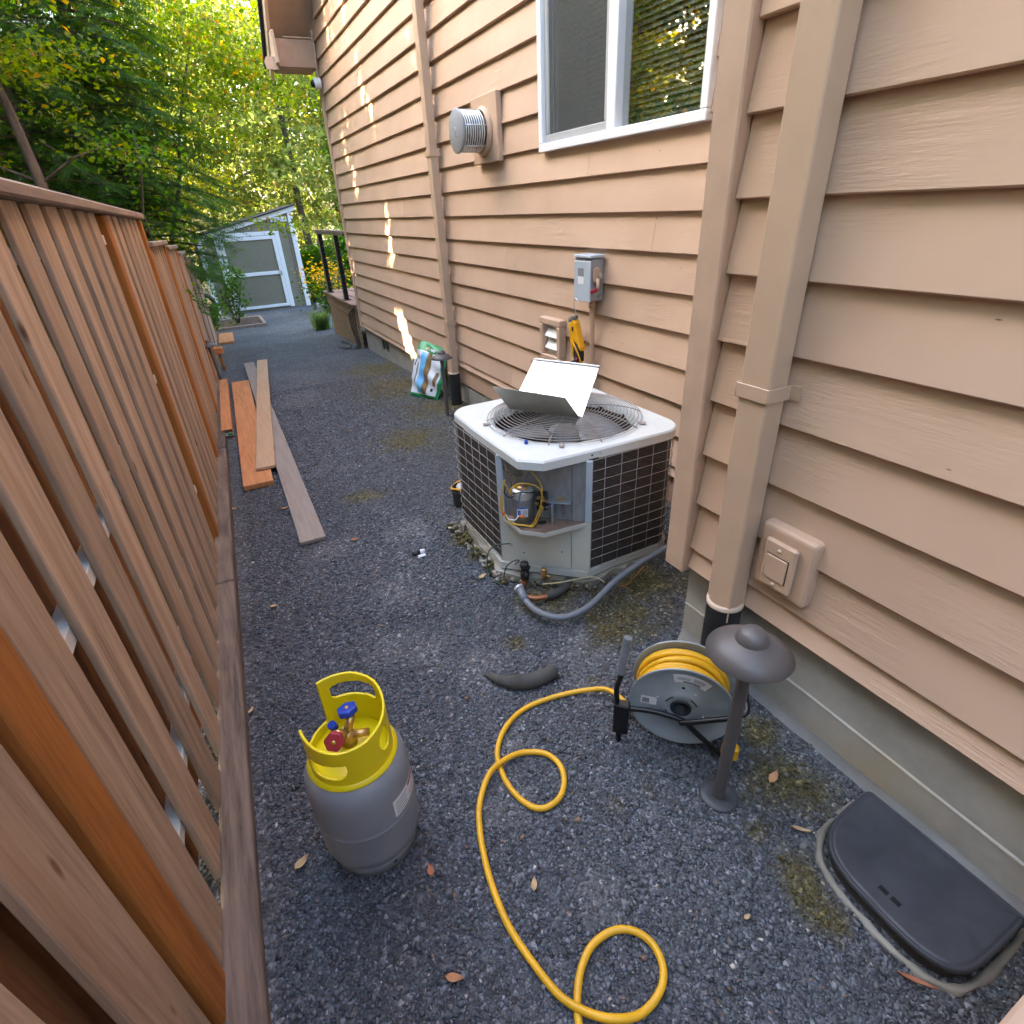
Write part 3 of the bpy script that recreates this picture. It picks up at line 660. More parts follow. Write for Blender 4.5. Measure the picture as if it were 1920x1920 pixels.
ye = [-.6, 2.755, 5.25, 7.75, 10.2]; names = ['nearest weathered landscape timber at the foot of the fence, under the fence boards', 'second landscape timber from the camera, dark stained, beside the fence', 'third landscape timber from the camera, beside the orange lumber', 'farthest landscape timber at the fence, beyond the lumber']
for k in range(4):
    a, b = ye[k] + .004, ye[k + 1] - .004; m = MB(); m.cbox(-.092, 0, 0, b - a, -.10, .085, .008)
    xa, xb = -.325 + .0245 * a, -.325 + .0245 * b
    m.v = [(x + xa + (xb - xa) * y / (b - a), a + y, z + float(gz(a)) + (float(gz(b)) - float(gz(a))) * y / (b - a)) for x, y, z in m.v]
    o = part('landscape_timber', m, 'timber'); tag(o, names[k], 'timber', 'landscape timbers along the fence'); bevel(o, .004, 1)

# ================================================================== air conditioner
ac = thing('air_conditioner', 'opened outdoor air conditioner condenser beside the house wall', 'air conditioner', (1.40, 2.24, -.02))
X0a, X1a, Y0a, Y1a = .982, 1.815, 1.812, 2.685
def arc(cx, cy, r_, a0, a1, n=8): return [(cx + r_ * math.cos(R(a0 + (a1 - a0) * i / n)), cy + r_ * math.sin(R(a0 + (a1 - a0) * i / n))) for i in range(n + 1)]
def coilpath(o=0, n=8):
    r_ = .11
    p = [(X0a - o, 2.105)] + [(X0a - o, 2.3), (X0a - o, 2.45)] + arc(X0a + r_, Y1a - r_, r_ + o, 180, 90, n) + [(1.4, Y1a + o)] + arc(X1a - r_, Y1a - r_, r_ + o, 90, 0, n) + [(X1a + o, 2.2)] + arc(X1a - r_, Y0a + r_, r_ + o, 0, -90, n) + [(1.5, Y0a - o), (1.285, Y0a - o)]
    return p
def wallstrip(path, z0, z1, th):
    m = MB(); k = len(path); v = []; f = []
    P_ = [Vector((x, y, 0)) for x, y in path]
    for i in range(k):
        t = (P_[min(i + 1, k - 1)] - P_[max(i - 1, 0)]).normalized(); nn = Vector((t.y, -t.x, 0)) * th
        for q_, z in ((P_[i], z0), (P_[i], z1), (P_[i] + nn, z1), (P_[i] + nn, z0)): v.append((q_.x, q_.y, z))
    for i in range(k - 1):
        for j in range(4): a = i * 4 + j; b = i * 4 + (j + 1) % 4; f.append((a, b, b + 4, a + 4))
    f += [(0, 1, 2, 3), tuple((k - 1) * 4 + j for j in (3, 2, 1, 0))]
    return m.add(v, f)
part('coil', wallstrip(coilpath(0), .035, .617, .03), 'coil', ac)
m = MB(); gp = coilpath(.012)
rows = [.045 + i * .0515 for i in range(12)]
for z in rows: m.tube([(x, y, z) for x, y in gp], .0016, 5)
def along(path, s):
    for a, b in zip(path[:-1], path[1:]):
        l = math.hypot(b[0] - a[0], b[1] - a[1])
        if s <= l: return (a[0] + (b[0] - a[0]) * s / l, a[1] + (b[1] - a[1]) * s / l)
        s -= l
    return path[-1]
tot = sum(math.hypot(b[0] - a[0], b[1] - a[1]) for a, b in zip(gp[:-1], gp[1:])); s_ = .004
gp2 = coilpath(.008)
while s_ < tot: x, y = along(gp2, s_); m.tube([(x, y, .03), (x, y, .615)], .0016, 5); s_ += .0905
part('wire_grille', m, 'wire', ac)
# lid with the fan opening
def lidout(o=0):
    r_ = .12
    return [(.982 - o, 1.905), (1.062, 1.826 - o)] + [(1.25, 1.815 - o), (1.45, 1.808 - o), (1.6, 1.803 - o)] + arc(1.835 - r_, 1.802 + r_, r_ + o, -90, 0, 8) + [(1.838 + o, 2.2), (1.838 + o, 2.4)] + arc(1.838 - r_, 2.705 - r_, r_ + o, 0, 90, 8) + [(1.5, 2.706 + o), (1.3, 2.706 + o)] + arc(.985 + r_, 2.706 - r_, r_ + o, 90, 180, 8) + [(.978 - o, 2.35), (.979 - o, 2.1)]
FC = Vector((1.428, 2.242, 0)); FR = .368
lo_ = lidout(0); K = len(lo_)
def insetp(p, d):
    v_ = Vector((p[0], p[1], 0)) - FC; return FC + v_ * (1 - d / v_.length)
m = MB(); v = []
ring = []
for (x, y) in lo_:
    p = Vector((x, y, 0)); dr = (p - FC).normalized(); c_ = FC + dr * FR
    inn = insetp((x, y), .008)
    v += [(x, y, .612), (x, y, .648), (inn.x, inn.y, .656), ((c_ + dr * .025).x, (c_ + dr * .025).y, .659), (c_.x, c_.y, .666), ((c_ - dr * .012).x, (c_ - dr * .012).y, .655), ((c_ - dr * .014).x, (c_ - dr * .014).y, .60)]
f = []
for i in range(K):
    i2 = (i + 1) % K
    for j in range(6): f.append((i * 7 + j, i2 * 7 + j, i2 * 7 + j + 1, i * 7 + j + 1))
f = [q_ for q_ in f]; m.add(v, f); m.sm = [(k_ % 6) >= 3 for k_ in range(len(f))]
lid = part('lid', m, 'ac_white', ac)
m = MB(); v2 = [(x, y, .613) for x, y in lidout(-.012)]; cc = (FC.x, FC.y)
for px, py, ang in ((1.30, 1.806, 0), (1.345, 1.806, 0)): m.lathe([(.0, 0), (.005, .0005), (.0045, .002)], 10, frame((px, py + .0065, .633), (1, 0, 0), (0, -1, 0)))
part('screw', m, 'blackrub', lid)
# fan guard
m = MB()
rad = [FR + .015 - i * .0172 for i in range(18)]
def gzd(r_): return .676 + .034 * (1 - (r_ / FR) ** 4)
for r_ in rad:
    n_ = 56; m.tube([(FC.x + r_ * math.cos(2 * math.pi * i / n_), FC.y + r_ * math.sin(2 * math.pi * i / n_), gzd(r_)) for i in range(n_)], .0021, 5, closed=True)
for k_ in range(10):
    a = 2 * math.pi * k_ / 10 + .2; pts = []
    for i in range(12):
        r_ = .08 + (FR + .02 - .08) * i / 11; b = a + .25 * (1 - i / 11) ** 2; pts.append((FC.x + r_ * math.cos(b), FC.y + r_ * math.sin(b), gzd(r_) - .005 if i < 11 else .662))
    m.tube(pts, .0027, 5)
part('fan_guard', m, 'wire', ac)
m = MB()
for k_ in range(5):
    a = 2 * math.pi * k_ / 5 + .35; p = frame((FC.x + FR * math.cos(a) * 1.06, FC.y + FR * math.sin(a) * 1.06, .662), (math.cos(a), math.sin(a), 0), (0, 0, 1)); m.cbox(-.02, .02, -.011, .011, 0, .009, .003, p)
part('guard_clip', m, 'wire', ac)
m = MB(); T = Matrix.Translation(FC)
m.lathe([(FR - .016, .61), (FR - .02, .42), (0.001, .42)], 40, T); part('fan_well', m, 'blackrub', ac)
for k_ in range(3):
    m = MB(); v = []; f = []
    for i in range(9):
        for j in range(5):
            r_ = .08 + .27 * j / 4; a = R(k_ * 120) + R(85) * (i / 8 - .5) * (.75 + .25 * j / 4); v.append((FC.x + r_ * math.cos(a), FC.y + r_ * math.sin(a), .54 + .05 * (i / 8 - .5) * (j + 1) / 3))
    for i in range(8):
        for j in range(4): a = i * 5 + j; f.append((a, a + 1, a + 6, a + 5))
    m.add(v, f, True); o = part('fan_blade', m, 'galv', ac); o.modifiers.new('thick', 'SOLIDIFY').thickness = .002
m = MB(); m.lathe([(.0, .60), (.07, .598), (.078, .585), (.078, .45)], 28, T); part('fan_motor', m, 'galv', ac)
# base pan
PLp, PRp = Vector((.98, 2.10, 0)), Vector((1.28, 1.812, 0))
dd = (PRp - PLp).normalized(); dn = Vector((dd.y, -dd.x, 0)); dn = dn if dn.x < 0 else -dn
def pp(u, z, off=0): return PLp + dd * u + dn * off + Vector((0, 0, z))
bpl = [tuple(pp(-.012, 0, .016)[:2]), tuple(pp(.425, 0, .016)[:2])] + lidout(-.002)[3:-1]
m = MB(); m.prism(bpl, -.005, .032); part('base_pan', m, 'ac_beige', ac)
PL_ = (PRp - PLp).length
FP = frame(PLp, dd, dn)          # local x along the panel, y: up (check), z outwards
def fpbox(m, u0, u1, z0, z1, o0, o1, c=.002): return m.cbox(u0, u1, z0, z1, o0, o1, c, Matrix(((dd.x, 0, dn.x, PLp.x), (dd.y, 0, dn.y, PLp.y), (0, 1, 0, 0), (0, 0, 0, 1))))
m = MB(); fpbox(m, .03, .345, .034, .295, -.012, .012); fpbox(m, .346, .436, .034, .300, -.018, .006); fpbox(m, -.006, .029, .034, .30, -.012, .006); part('lower_panel', m, 'ac_beige', ac)
m = MB()
for u, z in ((.05, .135), (.11, .10), (.30, .13)): m.lathe([(0, 0), (.004, 0), (.004, -.004)], 8, frame(pp(u, z, .0125), dd, dn))
part('panel_hole', m, 'blackrub', ac)
m = MB(); fpbox(m, .0245, .345, .303, .612, -.020, -.002); fpbox(m, .346, .4075, .303, .612, -.018, .003); part('back_plate', m, 'galv', ac)
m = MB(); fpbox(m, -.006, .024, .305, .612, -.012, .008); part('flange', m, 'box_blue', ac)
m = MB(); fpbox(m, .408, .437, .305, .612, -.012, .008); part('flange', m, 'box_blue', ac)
sh = [(.985, 2.10), (.992, 1.912), (1.066, 1.836), (1.272, 1.816), (1.282, 1.826), (1.0, 2.11)]
m = MB(); m.prism(sh[::-1], .297, .302); shelf = part('shelf', m, 'rust', ac)
lipp = [(.978, 2.07), (.985, 1.908), (1.064, 1.828), (1.275, 1.808)]; m = wallstrip(lipp, .283, .3035, -.003); part('shelf_lip', m, 'ac_beige', shelf)
m = MB(); m.lathe([(0, 0), (.022, 0), (.022, .0015), (0, .0015)], 24, Matrix.Translation(pp(.215, .3026, .045)) @ Matrix.Diagonal((1, .75, 1, 1))); part('cable_hole', m, 'blackrub', shelf)
# capacitor, contactor, bracket, wires
cp = pp(.125, .303, .045)
m = MB(); m.lathe([(0, 0), (.045, 0), (.045, .150)], 32, Matrix.Translation(cp)); capa = part('capacitor', m, 'galv', ac)
m = MB(); m.lathe([(.0455, .128), (.048, .132), (.048, .166), (.046, .171), (.0, .173)], 32, Matrix.Translation(cp)); part('can_top', m, 'galv_bright', capa)
m = MB(); m.lathe([(.030, .174), (.030, .186), (0, .187)], 24, Matrix.Translation(cp)); part('terminal_cap', m, 'brass', capa)
def cylpatch(m, c, r_, a0, a1, z0, z1, n=8):
    v = []; f = []
    for i in range(n + 1):
        a = R(a0 + (a1 - a0) * i / n)
        for z in (z0, z1): v.append((c.x + r_ * math.cos(a), c.y + r_ * math.sin(a), c.z + z))
    for i in range(n): f.append((i * 2, i * 2 + 2, i * 2 + 3, i * 2 + 1))
    m.add(v, f, True)
m = MB(); cylpatch(m, cp, .0456, 205, 270, .045, .095); lb = part('label', m, 'label', capa)
m = MB(); cylpatch(m, cp, .0459, 206, 269, .086, .0945); cylpatch(m, cp, .0459, 209, 228, .052, .08); part('print', m, 'blue_print', lb)
m = MB()
for i in range(5): cylpatch(m, cp, .0459, 240 + i * 5.5, 243 + i * 5.5, .052, .08, 2)
for i in range(3): cylpatch(m, cp, .0459, 230, 238, .056 + i * .008, .059 + i * .008, 2)
part('print', m, 'grey_print', lb)
m = MB(); fpbox(m, .186, .232, .36, .445, -.008, .035, .004); con = part('contactor', m, 'blackrub', ac)
m = MB(); rc = random.Random(5)
for i in range(9): fpbox(m, *(lambda a: (a, a + .014))(rc.uniform(.183, .225)), *(lambda a: (a, a + .010))(rc.uniform(.362, .435)), .0355, .0355 + rc.uniform(.004, .016), .001)
part('terminal', m, 'brass', con)
m = MB(); fpbox(m, .258, .268, .303, .405, -.008, .05, .001); fpbox(m, .235, .345, .405, .411, -.008, .04, .001); part('bracket', m, 'galv', ac)
m = MB(); fpbox(m, .285, .298, .411, .425, .0, .02, .001); fpbox(m, .31, .318, .411, .418, .0, .02, .001); part('bracket_clip', m, 'brass', ac)
def wire(name, uz, off, r_, mat, par=ac):
    pts = [pp(u, z, o_) for (u, z), o_ in zip(uz, off if hasattr(off, '__len__') else [off] * len(uz))]
    m = MB(); m.tube(spline(pts, 5), r_, 7); return part(name, m, mat, par)
Y1 = [(.061, .535), (.042, .466), (.034, .396), (.047, .36), (.066, .324), (.104, .29), (.143, .283), (.178, .314), (.205, .369), (.223, .426), (.228, .485), (.208, .514), (.168, .525), (.122, .519), (.088, .493), (.08, .47)]
Y1 = [(u, max(z, .312)) for u, z in Y1]
wire('yellow_lead', Y1, .096, .0032, 'yellow_wire'); wire('yellow_lead', [(u + .008, max(z - .006, .311)) for u, z in Y1[1:10]], .100, .003, 'yellow_wire'); wire('black_lead', [(u + .012, max(z - .010, .309)) for u, z in Y1[4:9]], .094, .003, 'blackrub')
wire('yellow_lead', [(.127, .545), (.139, .588), (.167, .571), (.198, .539), (.222, .506), (.227, .471)], [.02, .05, .06, .06, .07, .09], .003, 'yellow_wire')
wire('yellow_lead', [(.054, .526), (.071, .492), (.086, .462)], .096, .003, 'yellow_wire')
wire('blue_lead', [(.164, .562), (.15, .53), (.136, .49), (.117, .42)], [.02, .08, .097, .09], .0028, 'blue_wire')
wire('brown_lead', [(.028, .545), (.042, .577), (.055, .552), (.075, .54), (.086, .501), (.09, .47)], [.0, .02, .04, .04, .05, .04], .004, 'rust'); wire('brown_lead', [(.05, .56), (.062, .535), (.072, .50), (.075, .46)], .04, .004, 'rust')
wire('brown_lead', [(.08, .537), (.105, .53), (.126, .536)], .03, .0035, 'rust'); wire('black_lead', [(.09, .46), (.11, .475), (.14, .482), (.17, .478), (.19, .46)], [.08, .10, .10, .09, .04], .003, 'blackrub')
wire('black_lead', [(.06, .50), (.05, .46), (.075, .44), (.1, .45)], .08, .0028, 'blackrub'); wire('grey_lead', [(.055, .36), (.07, .335), (.10, .335), (.115, .355)], .098, .003, 'label'); wire('blue_lead', [(.23, .385), (.25, .395), (.285, .413)], [.04, .05, .03], .0025, 'blue_wire')
wire('blue_lead', [(.295, .405), (.302, .36), (.30, .32)], .01, .0025, 'blue_wire'); wire('brown_lead', [(.30, .405), (.315, .37), (.312, .34)], .02, .0025, 'rust')
m = MB(); fpbox(m, .038, .052, .352, .372, .088, .104, .003); fpbox(m, .122, .145, .348, .362, .092, .104, .003); part('connector', m, 'orange_plastic', ac)
wire('green_lead', [(.05, .156), (.02, .163), (-.02, .155), (-.05, .125), (-.06, .08), (-.05, .02), (-.02, -.02), (.02, -.03)], [.03, .05, .06, .07, .08, .09, .10, .12], .003, 'green_wire')
wire('black_lead', [(.062, .03), (.088, .07), (.101, .088), (.088, .092), (.055, .07), (.035, .045), (.028, .0), (.045, -.02)], [.02, .06, .07, .07, .07, .08, .10, .12], .003, 'blackrub')
m = MB(); bv = pp(.128, 0, .075)
m.lathe([(0, .085), (.020, .085), (.022, .080), (.022, .066), (.019, .064), (.019, .04), (.022, .035), (.022, -.005), (0, -.005)], 20, Matrix.Translation(bv)); m.tube([bv + Vector((0, 0, .02)), bv + dn * -.08 + Vector((0, 0, .02))], .013, 12)
m.tube([bv + Vector((0, 0, .03)), bv + dn * .03 + dd * .02 + Vector((0, 0, .03))], .009, 10); part('service_valve', m, 'blackrub', ac)
sv = pp(.222, 0, .055); m = MB(); m.lathe([(0, .052), (.012, .052), (.014, .046), (.012, .03), (.014, .024), (.012, -.01), (0, -.01)], 16, Matrix.Translation(sv)); m.tube([sv + Vector((0, 0, .01)), sv - dn * .06 + Vector((0, 0, .01))], .008, 10); m.tube([sv + Vector((0, 0, .015)), sv + dd * .035 + dn * .008 + Vector((0, 0, .012))], .006, 8); part('service_valve', m, 'brass', ac)
m = MB(); m.tube(spline([bv + Vector((0, 0, .0)), bv + Vector((-.012, -.005, -.03)), (.945, 1.868, -.005), (.968, 1.815, -.01), (1.015, 1.79, -.012), (1.08, 1.782, -.012), (1.14, 1.80, -.012)], 6), .0135, 14); part('suction_pipe', m, 'copper', ac)
m = MB(); m.tube(spline([(1.045, 1.79, -.012), (1.08, 1.783, -.012), (1.15, 1.80, -.012), (1.2, 1.84, -.012)], 6), .021, 14); part('pipe_insulation', m, 'foam', ac)
m = MB(); m.tube(spline([(1.05, 1.84, .02), (1.12, 1.80, .028), (1.21, 1.775, .03), (1.285, 1.75, .028), (1.31, 1.70, .02)], 6), .003, 6); part('control_wire', m, 'cream_wire', ac)
m = MB(); m.tube(spline([(1.36, 1.66, .0), (1.42, 1.665, -.012), (1.50, 1.70, -.01), (1.56, 1.715, .01)], 6), .0035, 6); part('control_wire', m, 'copper', ac)
# flexible conduit
cpts = spline([(.930, 1.825, .035), (.918, 1.775, .03), (.93, 1.69, .018), (.975, 1.625, .008), (1.035, 1.595, .005), (1.133, 1.588, .018), (1.24, 1.615, .04), (1.33, 1.64, .062), (1.485, 1.660, .09), (1.655, 1.665, .12), (1.80, 1.66, .14), (2.10, 1.66, .16)], 14)
cd = thing('conduit', 'grey flexible electrical conduit looping from the condenser corner to the wall', 'conduit', (.93, 1.69, -.03))
m = MB(); m.tube(cpts, [.0145 + .0010 * (i % 2) for i in range(len(cpts))], 12); part('hose', m, 'grey_conduit', cd)
m = MB(); m.tube([cpts[0] + Vector((0, .03, .004)), cpts[2], cpts[7], cpts[16]], [.020, .020, .0195, .0185], 14); part('fitting', m, 'grey_conduit', cd)
m = MB(); m.tube([cpts[0] + Vector((0, .028, .004)), cpts[0] + Vector((0, .016, .002))], .0235, 14); part('lock_ring', m, 'galv_bright', cd)
# concrete pad
m = MB(); rp = random.Random(8); pl = []
base_pl = [tuple(pp(-.02, 0, .035)[:2]), tuple(pp(.20, 0, .05)[:2]), tuple(pp(.43, 0, .035)[:2])] + lidout(.012)[3:-1]; n_ = len(base_pl)
for i, (x, y) in enumerate(base_pl):
    x2, y2 = base_pl[(i + 1) % n_]
    for t in (0, .33, .66): pl.append((x + (x2 - x) * t + rp.uniform(-.02, .016), y + (y2 - y) * t + rp.uniform(-.02, .016)))
m.prism(pl, -.2, -.014)
pad = part('concrete_pad', m, 'pad'); tag(pad, 'mossy crumbling concrete pad under the air conditioner', 'concrete pad'); bevel(pad, .005, 1)
# bent cover sheet lying on top
F0, F1 = Vector((1.2, 2.39, .705)), Vector((1.406, 2.061, .705)); fd = (F1 - F0).normalized(); fp = Vector((-fd.y, fd.x, 0)); fp = fp if fp.x > 0 else -fp
cov = thing('access_cover', 'bent bright sheet metal cover lying open on the fan guard', 'metal cover', (1.30, 2.22, .70))
B0, B1 = F0 + fp * .024, F1 + fp * .024
m = MB(); m.quadsheet(F0, F1, F1 + Vector((-.122, -.058, .140)), F0 + Vector((-.112, -.055, .147)), .0012); part('front_leaf', m, 'galv_back', cov)
m = MB(); m.quadsheet(B0, B1, B1 + fp * .20 + Vector((0, 0, .195)), B0 + fp * .225 + fd * .02 + Vector((0, 0, .195)), .0012); bl = part('back_leaf', m, 'galv_bright', cov)
m = MB(); m.quadsheet(F0 + fp * .0005, F1 + fp * .0005, B1 - fp * .0005, B0 - fp * .0005, .0012); part('fold', m, 'galv_bright', cov)
m = MB(); e_ = fp * .21 + Vector((0, 0, .195)); u0 = B0 + (B1 - B0) * .27; m.quadsheet(u0 + e_ * .02 + Vector((-.0012, -.0007, .0015)), u0 + fd * .004 + e_ * .02 + Vector((-.0012, -.0007, .0015)), u0 + fd * .004 + e_ * .97 + Vector((-.0012, -.0007, .0015)), u0 + e_ * .97 + Vector((-.0012, -.0007, .0015)), .0006); part('crease', m, 'galv_back', bl)
m = MB(); tq = B0 + fp * .225 + fd * .02 + Vector((0, 0, .1955)); tr_ = B1 + fp * .20 + Vector((0, 0, .1955)); m.quadsheet(tq, tr_, tr_ + Vector((-.012, -.007, -.003)), tq + Vector((-.012, -.007, -.003)), .0012); part('top_flange', m, 'galv_bright', bl)
m = MB(); nb = (B1 - B0).cross(fp * .22 + Vector((0, 0, .195))).normalized() * .0018
for s_, t_ in ((.04, .94), (.95, .93), (.95, .45), (.05, .5), (.5, .06)):
    c_ = B0 + (B1 - B0) * s_ + (fp * .21 + Vector((0, 0, .195))) * t_ ; m.lathe([(0, 0), (.0045, 0)], 8, frame(c_ + nb * (1 if nb.z > 0 else -1), fd, nb))
part('screw_hole', m, 'blackrub', cov)
m = MB(); m.lathe([(0, 0), (.009, 0), (.009, .010), (.0065, .012), (.0065, .020), (0, .021)], 14, Matrix.Translation((1.098, 2.035, .657))); o = part('valve_cap', m, 'blue_plastic'); tag(o, 'tiny blue plastic cap on the white condenser lid', 'cap')

# ================================================================== fixtures on the house wall
# flue vent cap
v_ = thing('vent_cap', 'round louvred metal flue vent cap on a tan plate, left of the window', 'vent cap', (2.12, 4.37, 2.08))
m = MB(); m.cbox(2.108, 2.150, 4.16, 4.585, 1.878, 2.288, .004); part('mounting_plate', m, 'trim', v_)
VA = frame((2.107, 4.385, 2.075), (0, 1, 0), (-1, 0, 0))
m = MB(); m.lathe([(.150, 0), (.152, .012), (.135, .03), (.128, .032)], 40, VA); part('collar', m, 'trim', v_)
m = MB(); m.lathe([(.095, .02), (.095, .20), (0, .20)], 32, VA); part('inner_pipe', m, 'rail_inner', v_)
for i in range(9):
    m = MB(); z = .045 + i * .0175; m.lathe([(.126, z), (.130, z + .004), (.126, z + .010), (.123, z + .009), (.124, z)], 40, VA); part('louvre', m, 'galv_bright', v_)
m = MB()
for k_ in range(6):
    a = k_ * math.pi / 3 + .2; m.tube([VA @ Vector((.127 * math.cos(a), .127 * math.sin(a), .03)), VA @ Vector((.127 * math.cos(a), .127 * math.sin(a), .205))], .005, 6)
part('rib', m, 'galv_bright', v_)
m = MB(); m.lathe([(.130, .200), (.136, .204), (.136, .214), (.128, .218), (0, .221)], 40, VA); fc_ = part('front_disc', m, 'box_grey_shaded', v_)
m = MB(); m.tube([VA @ Vector(p) for p in spline([(-.012, .022, .2225), (.01, .028, .2225), (.008, .008, .2225), (-.008, -.002, .2225), (-.006, -.02, .2225), (.014, -.024, .2225)], 5)], .0022, 5); part('embossed_mark', m, 'label', fc_)
# disconnect box
b_ = thing('disconnect_box', 'grey electrical disconnect switch box mounted under the window', 'electrical box', (2.10, 3.0, 1.06))
m = MB(); m.cbox(2.055, 2.147, 2.918, 3.083, 1.062, 1.300, .004); bb = part('enclosure', m, 'box_grey_shaded', b_)
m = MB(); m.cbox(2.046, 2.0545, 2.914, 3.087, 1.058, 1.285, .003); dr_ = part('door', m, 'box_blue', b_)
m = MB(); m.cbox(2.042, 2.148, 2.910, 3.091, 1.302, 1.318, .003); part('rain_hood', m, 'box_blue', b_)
m = MB(); m.box(2.0450, 2.0457, 2.985, 3.045, 1.20, 1.245); part('label', m, 'grey_print', dr_)
m = MB(); m.box(2.0450, 2.0457, 2.985, 3.045, 1.155, 1.198); part('label', m, 'label', dr_)
m = MB(); m.prism([(-.022, -.035), (.018, -.035), (.026, .0), (.026, .035), (.006, .05), (-.022, .04)], 0, .018, frame((2.085, 2.917, 1.205), (1, 0, 0), (0, -1, 0)))
hb = part('switch_housing', m, 'trim', b_); bevel(hb, .004, 2)
m = MB(); m.tube([(2.105, 2.90, 1.205), (2.105, 2.888, 1.205)], .014, 16); part('switch_knob', m, 'galv_back', b_)
m = MB(); m.tube([(2.085, 2.893, 1.19), (2.083, 2.885, 1.155), (2.075, 2.882, 1.13)], [.012, .010, .009], 10); lv = part('switch_lever', m, 'trim', b_)
m = MB(); m.cbox(2.025, 2.073, 2.872, 2.888, 1.116, 1.138, .004, Matrix.Translation((2.05, 2.88, 1.127)) @ Matrix.Rotation(R(-12), 4, 'Y') @ Matrix.Translation((-2.05, -2.88, -1.127))); part('red_handle', m, 'red_plastic', lv)
m = MB(); m.lathe([(0, .0), (.014, .0), (.014, .002), (.010, .003), (0, .003)], 18, frame((2.115, 2.918, 1.095), (1, 0, 0), (0, -1, 0))); part('knockout', m, 'box_grey_shaded', b_)
m = MB(); m.tube([(2.105, 2.975, 1.061), (2.105, 2.975, 1.02)], .022, 14); m.tube(spline([(2.105, 2.975, 1.02), (2.107, 2.972, .85), (2.11, 2.97, .66), (2.115, 2.965, .40), (2.12, 2.96, .2)], 20), [.0165 + .0007 * (i % 2) for i in range(81)], 12); part('conduit', m, 'trim', b_)
# clamp tool on a hook
tl = thing('clamp_meter', 'yellow and black hand tool hanging by a wire hook below the electrical box', 'tool', (2.07, 3.08, .70))
m = MB(); m.tube(spline([(2.05, 3.035, 1.045), (2.046, 3.05, 1.062), (2.046, 3.075, 1.066), (2.05, 3.095, 1.045), (2.055, 3.098, 1.01), (2.06, 3.088, .98), (2.062, 3.10, .945)], 6), .0028, 7); part('hook', m, 'galv_bright', tl)
FT = frame((2.085, 3.075, .80), (0, -1, .12), (-1, 0, 0))      # x: towards camera along wall, y: down/up, z: out
UPT = Matrix(((0, 0, -1, 2.09), (-1, 0, 0, 3.085), (0, 1, 0, .80), (0, 0, 0, 1))) @ Matrix.Rotation(R(14), 4, 'Z')
m = MB(); m.prism([(-.040, .12), (.02, .135), (.035, .11), (.045, .04), (.062, -.045), (.058, -.07), (.035, -.03), (.0, .005), (-.018, -.04), (-.03, -.10), (-.045, -.09), (-.047, .02)], 0, .045, UPT); o = part('shell', m, 'clamp_yellow', tl); bevel(o, .008, 2)
m = MB(); m.prism([(-.042, .125), (.022, .138), (.02, .155), (-.03, .15)], .002, .043, UPT); part('head_band', m, 'grey_conduit', tl)
m = MB(); m.prism([(.0, -.01), (.033, -.035), (.048, -.075), (.035, -.13), (-.01, -.14), (-.022, -.11), (-.014, -.05)], .004, .05, UPT); o = part('body', m, 'blackrub', tl); bevel(o, .006, 2)
m = MB(); m.tube([UPT @ Vector((-.005, -.125, .03)), UPT @ Vector((-.06, -.135, .03))], .017, 14); part('knob', m, 'black_pipe', tl)
m = MB(); m.lathe([(0, .006), (.012, .006), (.013, 0)], 14, UPT @ Matrix.Translation((.012, -.115, .05))); part('red_button', m, 'red_plastic', tl)
m = MB(); m.prism([(-.005, .09), (.012, .095), (.016, .075), (.003, .06), (-.006, .07)], .045, .0462, UPT); part('eyelet', m, 'blackrub', tl)
m = MB()
for x in (-.012, .012, .03): m.tube([UPT @ Vector((x, -.135, .028)), UPT @ Vector((x + .002, -.175, .028))], .0055, 8)
part('hose_fitting', m, 'brass', tl)
m = MB(); m.tube([UPT @ Vector(p) for p in spline([(.0, .0, .052), (.025, -.04, .055), (.045, -.09, .05), (.05, -.15, .04), (.048, -.21, .03), (.03, -.3, .02)], 6)], .005, 8); m.tube([UPT @ Vector(p) for p in spline([(.03, -.175, .03), (.035, -.24, .03), (.02, -.32, .02)], 6)], .006, 8); part('yellow_hose', m, 'clamp_yellow', tl)
# small louvre vent
lvv = thing('dryer_vent', 'small tan framed wall vent with white louvres behind the condenser', 'wall vent', (2.12, 3.47, .6))
m = MB(); fr4(m, 3.335, 3.61, .585, .887, .045, 2.092, 2.150, .006); part('frame', m, 'trim', lvv)
m = MB(); m.box(2.135, 2.148, 3.375, 3.57, .625, .845); part('throat', m, 'louver', lvv)
for zc in (.70, .785):
    m = MB(); mt = Matrix.Translation((2.118, 3.462, zc)) @ Matrix.Rotation(R(35), 4, 'Y'); m.cbox(-.002, .002, -.085, .085, -.03, .03, .001, mt); part('louvre', m, 'vinyl', lvv)
# outdoor outlet cover
ol = thing('outlet_cover', 'tan painted outdoor outlet cover on a trim block beside the near downspout', 'outlet cover', (1.33, .85, .51))
m = MB(); m.prism([(-.092, -.112), (.092, -.112), (.092, .112), (-.092, .112)], 0, .052, Matrix(((0, 0, -1, 1.362), (-1, 0, 0, .848), (0, 1, 0, .622), (0, 0, 0, 1)))); o = part('trim_block', m, 'trim', ol); bevel(o, .014, 3)
OM = Matrix(((0, 0, -1, 1.309), (-1, 0, 0, .852), (0, 1, 0, .618), (0, 0, 0, 1)))
m = MB(); m.cbox(-.054, .054, -.080, .080, 0, .018, .006, OM); pl_ = part('cover_plate', m, 'trim', ol)
m = MB(); m.cbox(-.036, .036, -.046, .034, .0185, .024, .003, OM); part('flap', m, 'trim', pl_)
m = MB(); m.box(-.038, .038, -.048, .036, .0182, .0186, OM); part('flap_gap', m, 'rail_inner', pl_)
